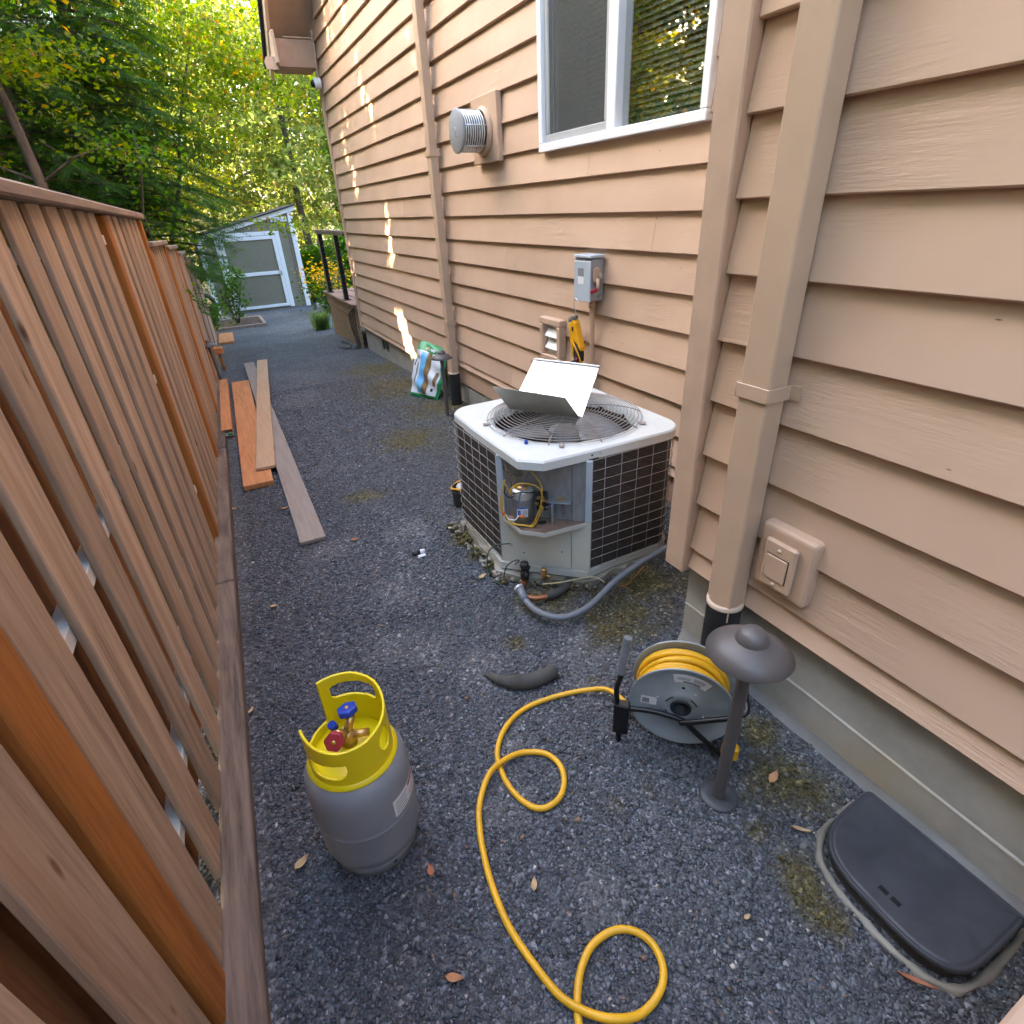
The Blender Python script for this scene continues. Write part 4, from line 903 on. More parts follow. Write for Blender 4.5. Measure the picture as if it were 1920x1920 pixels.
for s_ in (-.063, .055):
    m = MB(); m.lathe([(0, .0035), (.005, .0032), (.0062, .0)], 14, OM @ Matrix.Translation((0, s_, .018))); part('screw', m, 'gutter', pl_)
# security camera
sc = thing('security_camera', 'white dome security camera on the far corner of the house under the eave', 'camera', (2.12, 9.38, 3.1))
CM = frame((2.127, 9.40, 3.15), (0, 1, 0), (-1, 0, -.12))
m = MB(); m.lathe([(.062, 0), (.064, .05), (.060, .085), (.0, .086)], 28, CM); part('housing', m, 'white', sc)
m = MB(); m.lathe([(.045, .084), (.042, .105), (.028, .125), (0, .132)], 28, CM); part('lens_dome', m, 'black_metal', sc)
m = MB(); m.tube(spline([(2.115, 9.40, 3.21), (2.11, 9.41, 3.29), (2.12, 9.385, 3.42), (2.12, 9.39, 3.6), (2.0, 9.39, 3.615), (1.75, 9.39, 3.615)], 6), .007, 6); part('cable', m, 'gutter', sc)
# black cable hanging at the deck corner
m = MB()
for k_ in range(4):
    x = 2.10 - .012 * k_; y = 9.60 + .03 * k_
    m.tube(spline([(x, y, .27 - .02 * k_), (x - .03, y + .05 * k_, .12), (x - .02, y + .06 + .03 * k_, -.1), (x - .01, y + .02, -.36), (x - .05 - .03 * k_, y + .05, -.405)], 6), .008, 6)
m.tube(spline([(2.03, 9.6, -.405), (1.93, 9.8, -.405), (1.9, 10.2, -.42), (1.98, 10.6, -.43), (2.04, 10.2, -.42), (1.98, 9.9, -.41), (1.88, 9.75, -.40), (1.82, 10.1, -.415)], 8), .008, 6)
o = part('cable', m, 'rail_inner'); tag(o, 'loops of black cable hanging by the deck corner and trailing on the gravel', 'cable')

# ================================================================== gas cylinder
CC = Vector((.025, 1.066, 0)); T = Matrix.Translation(CC)
cy = thing('gas_cylinder', 'grey refrigerant recovery cylinder with a yellow collar standing on the gravel', 'gas cylinder', CC)
m = MB(); m.lathe([(.0, .040), (.06, .036), (.108, .042), (.124, .052), (.1315, .066), (.1345, .088), (.1345, .10), (.1345, .184), (.1346, .186), (.1358, .188), (.1358, .196), (.1346, .198), (.1345, .200), (.1345, .29), (.1345, .306), (.131, .334), (.122, .358), (.106, .377), (.080, .391), (.04, .398), (0, .399)], 72, T); body = part('body', m, 'cyl_grey', cy)
m = MB(); m.lathe([(.114, .005), (.116, .0), (.1185, .001), (.1185, .052), (.115, .054)], 72, T); fr_ = part('foot_ring', m, 'cyl_grey', cy)
m = MB()
for a in (283, 20, 150): m.lathe([(0, 0), (.006, 0)], 10, frame(CC + Vector((.1189 * math.cos(R(a)), .1189 * math.sin(R(a)), .024)), (0, 0, 1), (math.cos(R(a)), math.sin(R(a)), 0)))
part('drain_hole', m, 'blackrub', fr_)
m = MB(); cylpatch(m, CC, .1351, 294, 346, .212, .275, 12); lb = part('label', m, 'label', body)
m = MB()
for i in range(5): cylpatch(m, CC, .1354, 297, 317 - (i % 2) * 3, .219 + i * .010, .222 + i * .010, 6)
part('print', m, 'grey_print', lb)
m = MB(); cylpatch(m, CC, .1354, 321, 342, .258, .270, 6)
for i in range(2): cylpatch(m, CC, .1354, 321, 340, .222 + i * .010, .225 + i * .010, 6)
part('print', m, 'red_plastic', lb)
# collar: a C-shaped guard with a tall handle
def rim(a):      # a in degrees, 0 = right, 90 = back
    a = (a + 360) % 360
    return float(np.interp(a, [0, 20, 60, 110, 112, 184, 186, 215, 250, 285, 320, 345, 360], [.532, .544, .552, .552, .552, .527, .527, .505, .494, .497, .508, .521, .532]))
CR = .102; NA, NZ = 240, 52; CB = .372
def hole(a, z):
    a = (a + 360) % 360
    if 112 < a < 184 and z > CB + .04: return True
    if 22 < a < 96 and .476 < z < .522 - .008 * max(0, (a - 80) / 16):      # handle slot
        e_ = min(a - 22, 96 - a) * R(1) * CR; h_ = min(z - .476, .522 - z); r_ = .014
        if e_ < r_ and h_ < r_: return (r_ - e_) ** 2 + (r_ - h_) ** 2 < r_ * r_
        return True
    da = (a - 320) * R(1) * CR
    if (da / .024) ** 2 + ((z - .450) / .034) ** 2 < 1: return True         # right hole
    da = (a - 226) * R(1) * CR
    if abs(da) < .052 and .402 < z < .450: 
        e_ = .052 - abs(da); h_ = z - .402; r_ = .028
        if e_ < r_ and h_ < r_: return (r_ - e_) ** 2 + (r_ - h_) ** 2 < r_ * r_
        return True
    return False
v = []; f = []; vid = {}
for i in range(NA):
    a = 360 * i / NA; top = rim(a)
    for j in range(NZ + 1):
        z = CB + (top - CB) * j / NZ; r_ = CR + (.004 if j == 0 else 0); v.append((CC.x + r_ * math.cos(R(a)), CC.y + r_ * math.sin(R(a)), z))
for i in range(NA):
    for j in range(NZ):
        a = 360 * (i + .5) / NA; z = CB + (rim(a) - CB) * (j + .5) / NZ
        if hole(a, z): continue
        i2 = (i + 1) % NA; f.append((i * (NZ + 1) + j, i2 * (NZ + 1) + j, i2 * (NZ + 1) + j + 1, i * (NZ + 1) + j + 1))
m = MB(); m.add(v, f, True); me = m.mesh('collar'); bm = bmesh.new(); bm.from_mesh(me); bmesh.ops.delete(bm, geom=[q_ for q_ in bm.verts if not q_.link_faces], context='VERTS')
for _ in range(3):
    bv_ = [q_ for q_ in bm.verts if q_.is_boundary and q_.co.z > .384]; bmesh.ops.smooth_vert(bm, verts=bv_, factor=.5, use_axis_x=True, use_axis_y=True, use_axis_z=True)
bm.to_mesh(me); bm.free()
col_ = put(me, 'collar', 'cyl_yellow', cy); sd = col_.modifiers.new('thick', 'SOLIDIFY'); sd.thickness = .0065; sd.offset = 0
m = MB(); m.lathe([(.101, .366), (.1150, .3695), (.1160, .373), (.1045, .380)], 72, T); part('collar_weld', m, 'cyl_yellow', col_)
m = MB(); m.lathe([(.1, .383), (.080, .3925), (.04, .3995), (0, .4005)], 48, T); part('painted_top', m, 'cyl_yellow', cy)
VB = CC + Vector((.0, .005, .398))
m = MB(); m.tube([VB, VB + Vector((0, 0, .05))], [.02, .016], 14); m.tube([VB + Vector((0, 0, .04)), VB + Vector((-.03, -.02, .07))], .012, 12); m.tube([VB + Vector((0, 0, .04)), VB + Vector((.02, .01, .085))], .011, 12); m.tube([VB + Vector((0, 0, .03)), VB + Vector((.05, -.02, .035))], .010, 12); vb_ = part('valve_body', m, 'brass', cy)
def knob(c, ax, r_, mat, lobes):
    m = MB(); pl = []
    for i in range(48):
        a = 2 * math.pi * i / 48; q_ = r_ * (1 - .10 * (.5 + .5 * math.cos(lobes * a))); pl.append((q_ * math.cos(a), q_ * math.sin(a)))
    m.prism(pl, 0, .017, frame(c, (1, 0, .1), ax)); o = part('handwheel', m, mat, cy); bevel(o, .003, 2)
    m = MB(); m.lathe([(0, .0025), (.0055, .002), (.006, 0)], 12, frame(c + Vector(ax).normalized() * .0172, (1, 0, .1), ax)); part('wheel_nut', m, 'brass', o)
knob(VB + Vector((-.032, -.026, .060)), (-.35, -.8, .5), .025, 'red_plastic', 6)
knob(VB + Vector((.016, .020, .084)), (-.1, .25, 1), .026, 'blue_plastic', 6)
m = MB(); m.tube([VB + Vector((-.025, .02, .05)), VB + Vector((-.032, .022, .068))], .011, 14); part('port_cap', m, 'blue_plastic', cy)

# ================================================================== cord reel
RN = Vector((-.707, -.707, 0)); RD = Vector((.707, -.707, 0)); RC = Vector((.985, .862, .185))
reel = thing('cord_reel', 'steel cord reel on a black tube stand wound with yellow cable', 'cord reel', (1.02, .90, 0))
def rp_(a, z, o): return Vector((RC.x, RC.y, 0)) + RD * a + RN * o + Vector((0, 0, z))
FRM = frame(RC, RD, RN)
def disc(o, name):
    m = MB(); A_ = FRM @ Matrix.Translation((0, 0, o)); m.lathe([(.03, .0), (.035, .0035), (.060, .0035), (.064, 0), (.152, 0), (.158, .003), (.162, .003), (.163, 0), (.162, -.003), (.158, -.003), (.03, -.003)], 64, A_); return part(name, m, 'steel_disc', reel)
d1 = disc(.0, 'flange'); d2 = disc(-.125, 'flange')
m = MB(); m.lathe([(.075, -.003), (.075, -.122)], 40, FRM); part('drum', m, 'steel_disc', reel)
m = MB(); m.lathe([(.032, -.03), (.032, .006), (.026, .008), (.020, -.02), (0, -.02)], 28, FRM); part('hub', m, 'blackrub', reel)
for k_ in range(9):
    m = MB(); r_ = .128 + .005 * ((k_ * 5) % 3); zz = -.012 - k_ * .0125; n_ = 64
    m.tube([FRM @ Vector(((r_ + .003 * math.sin(k_ + 2 * a)) * math.cos(a), (r_ + .003 * math.sin(k_ + 2 * a)) * math.sin(a), zz + .004 * math.sin(a * 1.0 + k_))) for a in [2 * math.pi * i / n_ for i in range(n_)]], .0085, 9, closed=True); part('cable_turn', m, 'cord', reel)
m = MB(); cylp = []
v = []; f = []
for i in range(9):
    a = R(55 + 50 * i / 8)
    for r_ in (.108, .142): p = FRM @ Vector((r_ * math.cos(a), r_ * math.sin(a), .0012)); v.append(p)
for i in range(8): f.append((i * 2, i * 2 + 1, i * 2 + 3, i * 2 + 2))
m.add(v, f); lb = part('label', m, 'steel_strip', d1)
m = MB()
for k_, (ra, a0, a1) in enumerate([(.113, 65, 92), (.122, 62, 78), (.127, 62, 78), (.132, 62, 78), (.122, 82, 100), (.127, 82, 100)]):
    v = []; f = []; hh = .0035 if k_ == 0 else .0012
    for i in range(7):
        a = R(a0 + (a1 - a0) * i / 6)
        for r_ in (ra - hh, ra + hh): v.append(FRM @ Vector((r_ * math.cos(a), r_ * math.sin(a), .0016)))
    for i in range(6): f.append((i * 2, i * 2 + 1, i * 2 + 3, i * 2 + 2))
    m.add(v, f)
part('print', m, 'grey_print', lb)
m = MB(); m.box(-.125, -.075, -.01, .022, .0008, .0014, FRM); lb = part('label', m, 'steel_strip', d1)
m = MB(); m.box(-.120, -.098, -.005, .015, .0015, .0018, FRM); part('print', m, 'grey_print', lb)
m = MB()
for a, r_ in ((40, .05), (140, .05), (220, .05)):
    m.tube([FRM @ Vector((r_ * math.cos(R(a + b)), r_ * math.sin(R(a + b)), .0038)) for b in (-18, -9, 0, 9, 18)], .0022, 5)
m.lathe([(0, 0), (.005, 0)], 8, FRM @ Matrix.Translation((.0, .085, .0008))); part('slot', m, 'blackrub', d1)
m = MB()
for a, r_ in ((60, .075), (330, .07), (-20, .075), (160, .078)): m.lathe([(0, .002), (.003, .0015), (.0035, 0)], 10, FRM @ Matrix.Translation((r_ * math.cos(R(a)), r_ * math.sin(R(a)), .0004)))
part('rivet', m, 'galv_bright', d1)
BAR = 'black_metal'
m = MB(); m.tube(spline([rp_(-.165, .165, .03), rp_(-.08, .175, .03), rp_(.01, .165, .035), rp_(.06, .118, .035), rp_(.165, .015, .03)], 6), .0085, 12); part('stand_bar', m, BAR, reel)
m = MB(); m.tube(spline([rp_(.0, .165, .045), rp_(.06, .19, .045), rp_(.175, .235, .03), rp_(.185, .25, -.02), rp_(.185, .25, -.12)], 6), .0085, 12); part('stand_bar', m, BAR, reel)
m = MB(); m.tube(spline([rp_(.165, .012, .03), rp_(.17, .010, -.06), rp_(.165, .012, -.15)], 5), .0085, 12); part('stand_foot', m, BAR, reel)
m = MB(); m.tube(spline([rp_(.165, .012, -.15), rp_(.06, .118, -.155), rp_(.0, .175, -.155), rp_(-.165, .165, -.15)], 6), .0085, 12); part('stand_bar', m, BAR, reel)
m = MB(); RB = Matrix(((RD.x, RN.x, 0, RC.x), (RD.y, RN.y, 0, RC.y), (0, 0, 1, 0), (0, 0, 0, 1)))
m.cbox(-.205, -.155, .012, .045, .055, .185, .004, RB); part('side_bracket', m, BAR, reel)
m = MB(); m.tube([rp_(-.185, .06, .028), rp_(-.185, .0, .028)], [.010, .009], 12); part('leg', m, BAR, reel)
m = MB(); m.tube(spline([rp_(-.195, .17, .03), rp_(-.20, .24, .03), rp_(-.195, .275, .028), rp_(-.188, .30, .02)], 6), .0085, 12); part('handle_tube', m, BAR, reel)
gp_ = [rp_(-.192, .305, .022), rp_(-.178, .435, .0)]; m = MB()
m.tube([gp_[0] + (gp_[1] - gp_[0]) * i / 24 for i in range(25)], [.0135 - .002 * (i % 4 == 3) for i in range(25)], 14); part('grip', m, 'grey_conduit', reel)
m = MB(); m.cbox(.135, .185, .02, .05, .045, .10, .006, RB); ob = part('outlet_block', m, 'cord', reel)
m = MB()
for dx, dz in ((.150, .060), (.168, .060), (.150, .083), (.168, .083), (.159, .072)): m.cbox(dx - .0025, dx + .0025, .05, .0506, dz - .004, dz + .004, .0004, RB)
part('slot', m, 'blackrub', ob)
# loose cord on the gravel
cpx = [(.962, 1.135), (.865, 1.202), (.753, 1.247), (.634, 1.259), (.536, 1.219), (.463, 1.144), (.437, 1.063), (.436, .987), (.456, .921), (.493, .888), (.548, .892), (.591, .929), (.61, .983), (.596, 1.044), (.547, 1.083), (.48, 1.09), (.398, 1.064), (.33, .997), (.295, .922), (.274, .847), (.259, .761), (.256, .663), (.271, .565), (.294, .482), (.329, .425), (.374, .387), (.433, .368), (.495, .377), (.534, .407), (.546, .456), (.525, .5), (.48, .528), (.416, .528), (.365, .501), (.329, .463), (.305, .422), (.29, .36), (.29, .25), (.33, .1), (.4, -.1), (.5, -.5)]
pts = []
for i, (x, y) in enumerate(cpx):
    z = float(gsurf(x, y)) + .0115
    if i in (15, 16): z += .010 if i == 15 else .018
    if i == 0: z = .05
    if i == 1: z += .012
    if i in (24, 25): z += .012
    pts.append((x, y, z))
pts = [tuple(rp_(-.06, .055, -.05)), tuple(rp_(-.13, .06, -.05)), (.925, 1.135, .035)] + pts[1:]
m = MB(); m.tube(spline(pts, 8), .0092, 12); o = part('extension_cord', m, 'cord'); tag(o, 'loose yellow cable snaking in loops across the gravel from the reel', 'cable')

# ================================================================== path lights
def path_light(x, y, tilt, label, h=.655):
    z0 = float(gsurf(x, y)); t = thing('path_light', label, 'path light', (x, y, z0), 'mushroom path lights')
    Mx = Matrix.Translation((x, y, z0)) @ Euler(tilt).to_matrix().to_4x4()
    m = MB(); m.lathe([(.017, 0), (.0175, h - .16), (.021, h - .09), (.029, h - .055), (.0, h - .055)], 24, Mx); part('stem', m, 'bronze', t)
    m = MB(); m.lathe([(.041, h - .034), (.0405, h - .026), (.036, h - .013), (.027, h - .003), (.014, h + .003), (.0, h + .005)], 32, Mx); part('finial', m, 'bronze', t)
    m = MB(); m.lathe([(.02, h - .066), (.100, h - .077), (.1045, h - .076), (.106, h - .073), (.073, h - .050), (.0415, h - .030), (.040, h - .030)], 56, Mx); part('shade', m, 'bronze', t)
    m = MB(); m.lathe([(.017, .004), (.030, .009), (.054, .007), (.057, .0), (.05, -.01)], 40, Mx); part('base_disc', m, 'bronze_grey', t)
path_light(.976, .664, (0, 0, 0), 'bronze mushroom path light standing in front of the cord reel')
path_light(1.84, 5.05, (0, 0, 0), 'bronze path light standing beside the mulch bag at the far downspout')
path_light(-.11, 8.40, (R(4), R(-3), 0), 'bronze path light leaning near the fence beyond the orange lumber', .62)

# ================================================================== crawlspace lid
cl = thing('crawlspace_lid', 'black plastic access lid over a concrete collar against the foundation', 'access lid', (1.2, .22, 0))
lo2 = [(1.332, .425), (1.318, .437), (1.255, .434), (1.17, .427), (1.12, .408), (1.082, .375), (1.062, .325), (1.056, .27), (1.053, .21), (1.055, .155), (1.065, .115), (1.085, .085), (1.12, .066), (1.18, .060), (1.30, .058), (1.328, .062), (1.336, .075)]
def inset2(pl, d, c=(1.21, .245)): 
    out = []
    for x, y in pl:
        v_ = Vector((c[0] - x, c[1] - y)); l = v_.length; out.append((x + v_.x / l * d, y + v_.y / l * d))
    return out
def loft(rings):
    m = MB(); n_ = len(rings[0][0]); v = []; f = []
    for pl, z in rings: v += [(x, y, z) for x, y in pl]
    for k_ in range(len(rings) - 1):
        for i in range(n_): a = k_ * n_ + i; b = k_ * n_ + (i + 1) % n_; f.append((a, a + n_, b + n_, b))
    f.append(tuple((len(rings) - 1) * n_ + i for i in range(n_))[::-1]); m.add(v, f); m.sm = [True] * (len(f) - 1) + [False]; return m
def dens(pl):   # smooth closed outline
    p = [Vector((x, y, 0)) for x, y in pl]; q_ = spline(p + [p[0]], 4)[:-1]; return [(a.x, a.y) for a in q_]
LO = inset2(dens(lo2)[::-1], -.006)
def wob2(pl, s_): return [(x + .004 * math.sin(i * 1.3 + s_) * math.sin(i * .37), y + .004 * math.sin(i * .9 + 2 * s_)) for i, (x, y) in enumerate(pl)]
lidm = part('lid', loft([(inset2(LO, .006), .040), (inset2(LO, .0), .041), (LO, .050), (inset2(LO, .003), .0555), (inset2(LO, .008), .0575), (inset2(LO, .0095), .0562), (inset2(LO, .0115), .0562), (inset2(LO, .0135), .0582), (inset2(LO, .02), .0590), (inset2(LO, .06), .0605)]), 'lid_black', cl)
m = MB(); m.cbox(1.098, 1.111, .244, .266, .0580, .0612, .0003); m.cbox(1.098, 1.111, .214, .236, .0580, .0612, .0003); part('finger_slot', m, 'slot_black', lidm)
part('skirt', loft([(inset2(LO, .02), -.10), (inset2(LO, .012), .0405)]), 'black_pipe', cl)
m = loft([(wob2(inset2(LO, -.022), 1), -.06), (wob2(inset2(LO, -.020), 2), .001), (wob2(inset2(LO, -.015), 3), .007), (wob2(inset2(LO, -.006), 4), .007), (inset2(LO, -.001), .0), (inset2(LO, .0), -.06)]); m.f = m.f[:-1]; m.sm = m.sm[:-1]; part('collar', m, 'pad', cl)

# ================================================================== lumber on the gravel
def plank(name, label, mat, p_near, p_far, wdt, th, lift=0.0, cat='lumber', twist=0):
    a = Vector(p_near); b = Vector(p_far); d_ = (b - a).normalized(); side = Vector((d_.y, -d_.x, 0)).normalized(); L = (b - a).length
    fm = Matrix((( side.x, d_.x, -d_.z * d_.x, a.x), (side.y, d_.y, -d_.z * d_.y, a.y), (0, d_.z, 1, a.z), (0, 0, 0, 1)))
    m = MB(); m.cbox(0, wdt, 0, L, 0, th, .004, fm); t = thing(name, label, cat, a, 'lumber lying along the fence'); o = part('board', m, mat, t)
    return t, fm
def gp3(x, y, dz): return (x, y, float(gz(y)) + dz)
t, fm = plank('lumber_post', 'orange stained square lumber with a green tag on its end, next to the timber', 'orange_wood', gp3(-.213, 5.80, .0), gp3(-.137, 8.38, 0), .098, .09)
m = MB(); m.box(.001, .097, -.0012, -.0003, .001, .089, fm); part('cut_end', m, 'end_wood', t)
m = MB(); m.box(.018, .095, -.0022, -.0014, .028, .058, fm); tg = part('price_tag', m, 'label', t)
m = MB(); m.box(.045, .093, -.003, -.0024, .031, .055, fm); part('print', m, 'mulch_green', tg)
t, fm = plank('wide_plank', 'wide orange stained plank lying between the square lumber and the tan board', 'orange_wood', gp3(-.130, 4.24, .004), gp3(.0, 8.3, .004), .215, .042)
t, fm = plank('deck_board', 'grey composite deck board lying at an angle under the tan board', 'grey_wood', gp3(.108, 3.07, .004), gp3(.248, 9.7, .012), .150, .026)
t, fm = plank('tan_board', 'tan composite board lying on top of the plank and the grey board', 'tan_wood', gp3(-.012, 4.50, .053), gp3(.445, 9.6, .042), .148, .026)
t, fm = plank('orange_offcut', 'short orange wood offcut at the far end of the fence near the shrub bed', 'orange_wood', gp3(-.01, 12.35, .0), gp3(.035, 13.6, 0), .27, .04)
m = MB(); m.cbox(-.10, .02, 9.5, 9.62, .16, .25, .006); m.v = [(x, y, z + float(gz(9.5)) + .09) for x, y, z in m.v]; o = part('wood_block', m, 'orange_wood'); tag(o, 'small orange wood block behind the leaning path light', 'wood block')
m = MB(); m.cbox(-.09, .01, 9.47, 9.65, 0, .09, .006); m.v = [(x, y, z + float(gz(9.5)) + .155) for x, y, z in m.v]
m = MB(); m.tube([gp3(-.04, 9.56, -.1), gp3(-.04, 9.56, .249)], .02, 8); o = part('stake', m, 'post'); tag(o, 'short stake under the orange wood block by the fence', 'stake')

# ================================================================== small things on the ground
ins = [(.585, 1.505, .006), (.605, 1.45, .018), (.64, 1.40, .024), (.697, 1.362, .026), (.76, 1.35, .026), (.815, 1.352, .026)]
m = MB(); sp_ = spline([(x, y, z + float(gsurf(x, y)) ) for x, y, z in ins], 6); n_ = len(sp_); m.tube(sp_, [(.006 + .024 * min(1, (i / n_) * 2.2)) for i in range(n_)], 16); pi_ = thing('pipe_insulation', 'torn piece of dark foam pipe insulation lying on the gravel', 'pipe insulation', (.7, 1.37, 0)); part('foam_tube', m, 'foam', pi_)
m = MB(); e1, e2 = sp_[-1], (sp_[-1] - sp_[-3]).normalized(); m.lathe([(0, .0006), (.016, .0006), (.0165, -.002)], 14, frame(e1 + e2 * .0006, (0, 0, 1), e2)); part('bore', m, 'blackrub', pi_)
x, y = .67, 2.56; z = float(gsurf(x, y)); ft = thing('pipe_fitting', 'small pale metal fitting lying on the gravel left of the condenser', 'fitting', (x, y, z))
m = MB(); m.tube([(x - .03, y, z + .016), (x + .012, y + .005, z + .016)], .014, 12); part('nut', m, 'blackrub', ft)
m = MB(); m.tube([(x + .0125, y + .005, z + .016), (x + .04, y + .0, z + .017)], [.015, .012], 12); m.cbox(x - .01, x + .035, y - .035, y - .012, z + .002, z + .012, .003); part('sleeve', m, 'label', ft)
tb = thing('tool_bag', 'black tool pouch with yellow trim behind the left side of the condenser', 'tool bag', (1.16, 2.98, -.11))
TB = Matrix.Translation((1.155, 3.02, float(gz(3.0)))) @ Matrix.Diagonal((.8, .8, .9, 1))
m = MB(); m.lathe([(0, 0), (.085, 0), (.095, .02), (.10, .12), (.096, .15), (.09, .15), (.085, .04), (0, .03)], 28, TB); part('pouch', m, 'blackrub', tb)
m = MB(); m.tube([TB @ Vector((.099 * math.cos(a), .099 * math.sin(a), .152 + .012 * math.sin(2 * a))) for a in [2 * math.pi * i / 28 for i in range(28)]], .006, 8, closed=True); part('trim', m, 'clamp_yellow', tb)
m = MB(); m.cbox(-.05, .07, -.05, .06, .05, .165, .02, TB); part('white_cloth', m, 'louver', tb)
m = MB(); m.tube(spline([(1.78, 4.72, -.205), (1.83, 4.66, -.20), (1.90, 4.70, -.20), (1.92, 4.80, -.205), (1.86, 4.86, -.205), (1.80, 4.83, -.2), (1.79, 4.75, -.195), (1.84, 4.70, -.19), (1.95, 4.74, -.205), (2.05, 4.9, -.21)], 8), .006, 6); o = part('irrigation_tube', m, 'rail_inner'); tag(o, 'thin black irrigation tube coiled on the gravel behind the condenser', 'tube')
# mulch bag leaning on the wall
mb_ = thing('mulch_bag', 'plump white and green printed bag leaning on the wall by the far downspout', 'bag', (1.95, 5.95, -.27))
BW, BH, BT = .46, .60, .13
bn = 26; Vg = []
Z0 = float(gz(5.9)) - .005
# bag frame: x across (towards camera), y up along the leaning bag, z out of the printed face
ex = Vector((.42, -.90, .0)).normalized(); ey = Vector((.38, .12, 1)).normalized(); ez = ex.cross(ey).normalized()
ez = ez if ez.x < 0 else -ez
BO = Vector((1.885, 5.90, Z0))
def bagpt(u, v_, s):
    uu, vv = u * 2 - 1, v_ * 2 - 1; edge = max(0, (1 - abs(uu) ** 3)) ** .6 * max(0, (1 - abs(vv) ** 3)) ** .6
    wr = .012 * math.sin(11 * u + 5 * v_ * 3) * edge + .008 * math.sin(23 * v_ + 7 * u)
    x = (u - .5) * BW * (1 - .10 * (1 - abs(vv)) ** 2 * 0 + .06 * math.cos(vv * 3)); y = v_ * BH * (1 - .04 * math.sin(uu * 2.0))
    return BO + ex * x + ey * y + ez * (s * (BT / 2) * edge + wr * (1 if s > 0 else .6))
def bagface(s, name, mat, u0, u1, v0, v1, lift=0, par=None):
    m = MB(); v = []; f = []; nu = max(3, int(bn * (u1 - u0))); nv = max(3, int(bn * (v1 - v0)))
    for i in range(nu + 1):
        for j in range(nv + 1): v.append(bagpt(u0 + (u1 - u0) * i / nu, v0 + (v1 - v0) * j / nv, s) + ez * lift * s)
    for i in range(nu):
        for j in range(nv): a = i * (nv + 1) + j; q_ = (a, a + nv + 1, a + nv + 2, a + 1); f.append(q_ if s > 0 else q_[::-1])
    m.add(v, f, True); return part(name, m, mat, par or mb_)
bf = bagface(1, 'front_face', 'mulch_green', 0, 1, 0, 1); bagface(-1, 'back_face', 'mulch_green', 0, 1, 0, 1)
bagface(1, 'white_print', 'mulch_white', .06, .94, .07, .84, .003, bf)
bagface(1, 'blue_print', 'mulch_blue', .32, .54, .09, .82, .005, bf); bagface(1, 'brown_print', 'mulch_brown', .50, .66, .08, .84, .0065, bf)
bagface(1, 'grey_print', 'grey_print', .22, .27, .25, .62, .005, bf); bagface(1, 'brown_print', 'mulch_brown', .82, .90, .26, .52, .005, bf); bagface(1, 'dark_print', 'blackrub', .76, .83, .15, .21, .005, bf); bagface(1, 'dark_print', 'blackrub', .12, .16, .55, .66, .005, bf)
for i in range(4): bagface(1, 'letter_print', 'grey_print', .14 + .04 * i, .16 + .04 * i, .68, .74, .005, bf)
bagface(1, 'tan_print', 'cream_wire', .34, .50, .87, .93, .004, bf); bagface(1, 'white_print', 'mulch_white', .54, .72, .87, .92, .004, bf)

# ================================================================== shed
SZ = -.60; SY = 17.2
shed = thing('shed', 'sage green shed with white trim and sloping roof at the yard end', 'shed', (1.35, SY, SZ))
SX0, SX1 = .16, 2.54
def roofz(x): return 1.20 + (x - SX0) * (1.77 - 1.20) / (SX1 - SX0)
m = MB(); m.add([(SX0, SY, SZ), (SX1, SY, SZ), (SX1, SY, roofz(SX1)), (SX0, SY, roofz(SX0)), (SX0, SY + 2.4, SZ), (SX1, SY + 2.4, SZ), (SX1, SY + 2.4, roofz(SX1)), (SX0, SY + 2.4, roofz(SX0))],
    [(0, 1, 2, 3), (5, 4, 7, 6), (1, 5, 6, 2), (4, 0, 3, 7), (3, 2, 6, 7), (4, 5, 1, 0)]); wl = part('wall', m, 'shed', shed)
x = SX0 + .2
while x < SX1 - .08:
    if not (.50 < x < 2.16):
        m = MB(); m.box(x - .004, x + .004, SY - .004, SY - .001, SZ, roofz(x) - .05); part('panel_groove', m, 'rail_inner', wl)
    x += .2
m = MB()
for xx in (.7, .9, 1.1, 1.3, 1.5, 1.7, 1.9): m.box(xx - .004, xx + .004, SY - .004, SY - .001, 1.34, roofz(xx) - .08)
part('panel_groove', m, 'rail_inner', wl)
m = MB(); m.cbox(SX1 - .10, SX1 + .02, SY - .03, SY - .005, SZ, roofz(SX1) - .02, .005); part('corner_trim', m, 'white', shed)
m = MB(); m.cbox(SX0 - .02, SX0 + .10, SY - .03, SY - .005, SZ, roofz(SX0) - .02, .005); part('corner_trim', m, 'white', shed)
m = MB(); a = math.atan2(1.77 - 1.20, SX1 - SX0); m.cbox(-.12, (SX1 - SX0) / math.cos(a) + .12, -.05, -.006, -.05, .05, .004, Matrix.Translation((SX0, SY, roofz(SX0))) @ Matrix.Rotation(-a, 4, 'Y')); part('fascia', m, 'white', shed)
m = MB(); m.cbox(-.16, (SX1 - SX0) / math.cos(a) + .16, -.10, 2.5, .052, .085, .004, Matrix.Translation((SX0, SY, roofz(SX0))) @ Matrix.Rotation(-a, 4, 'Y')); part('roof', m, 'shingle', shed)
dX0, dX1, dZ0, dZ1 = .66, 2.02, SZ + .06, 1.20
m = MB(); m.cbox(dX0 - .11, dX0 - .006, SY - .035, SY - .006, SZ + .03, dZ1 + .09, .004); m.cbox(dX1 + .006, dX1 + .11, SY - .035, SY - .006, SZ + .03, dZ1 + .09, .004); m.cbox(dX0 - .005, dX1 + .005, SY - .034, SY - .006, dZ1 + .01, dZ1 + .10, .004); part('door_casing', m, 'white', shed)
m = MB(); m.box(dX0, dX1, SY - .020, SY - .006, dZ0, dZ1); door = part('door', m, 'shed', shed)
m = MB(); fr_t = .085
m.cbox(dX0, dX0 + fr_t, SY - .045, SY - .021, dZ0, dZ1, .004); m.cbox(dX1 - fr_t, dX1, SY - .045, SY - .021, dZ0, dZ1, .004)
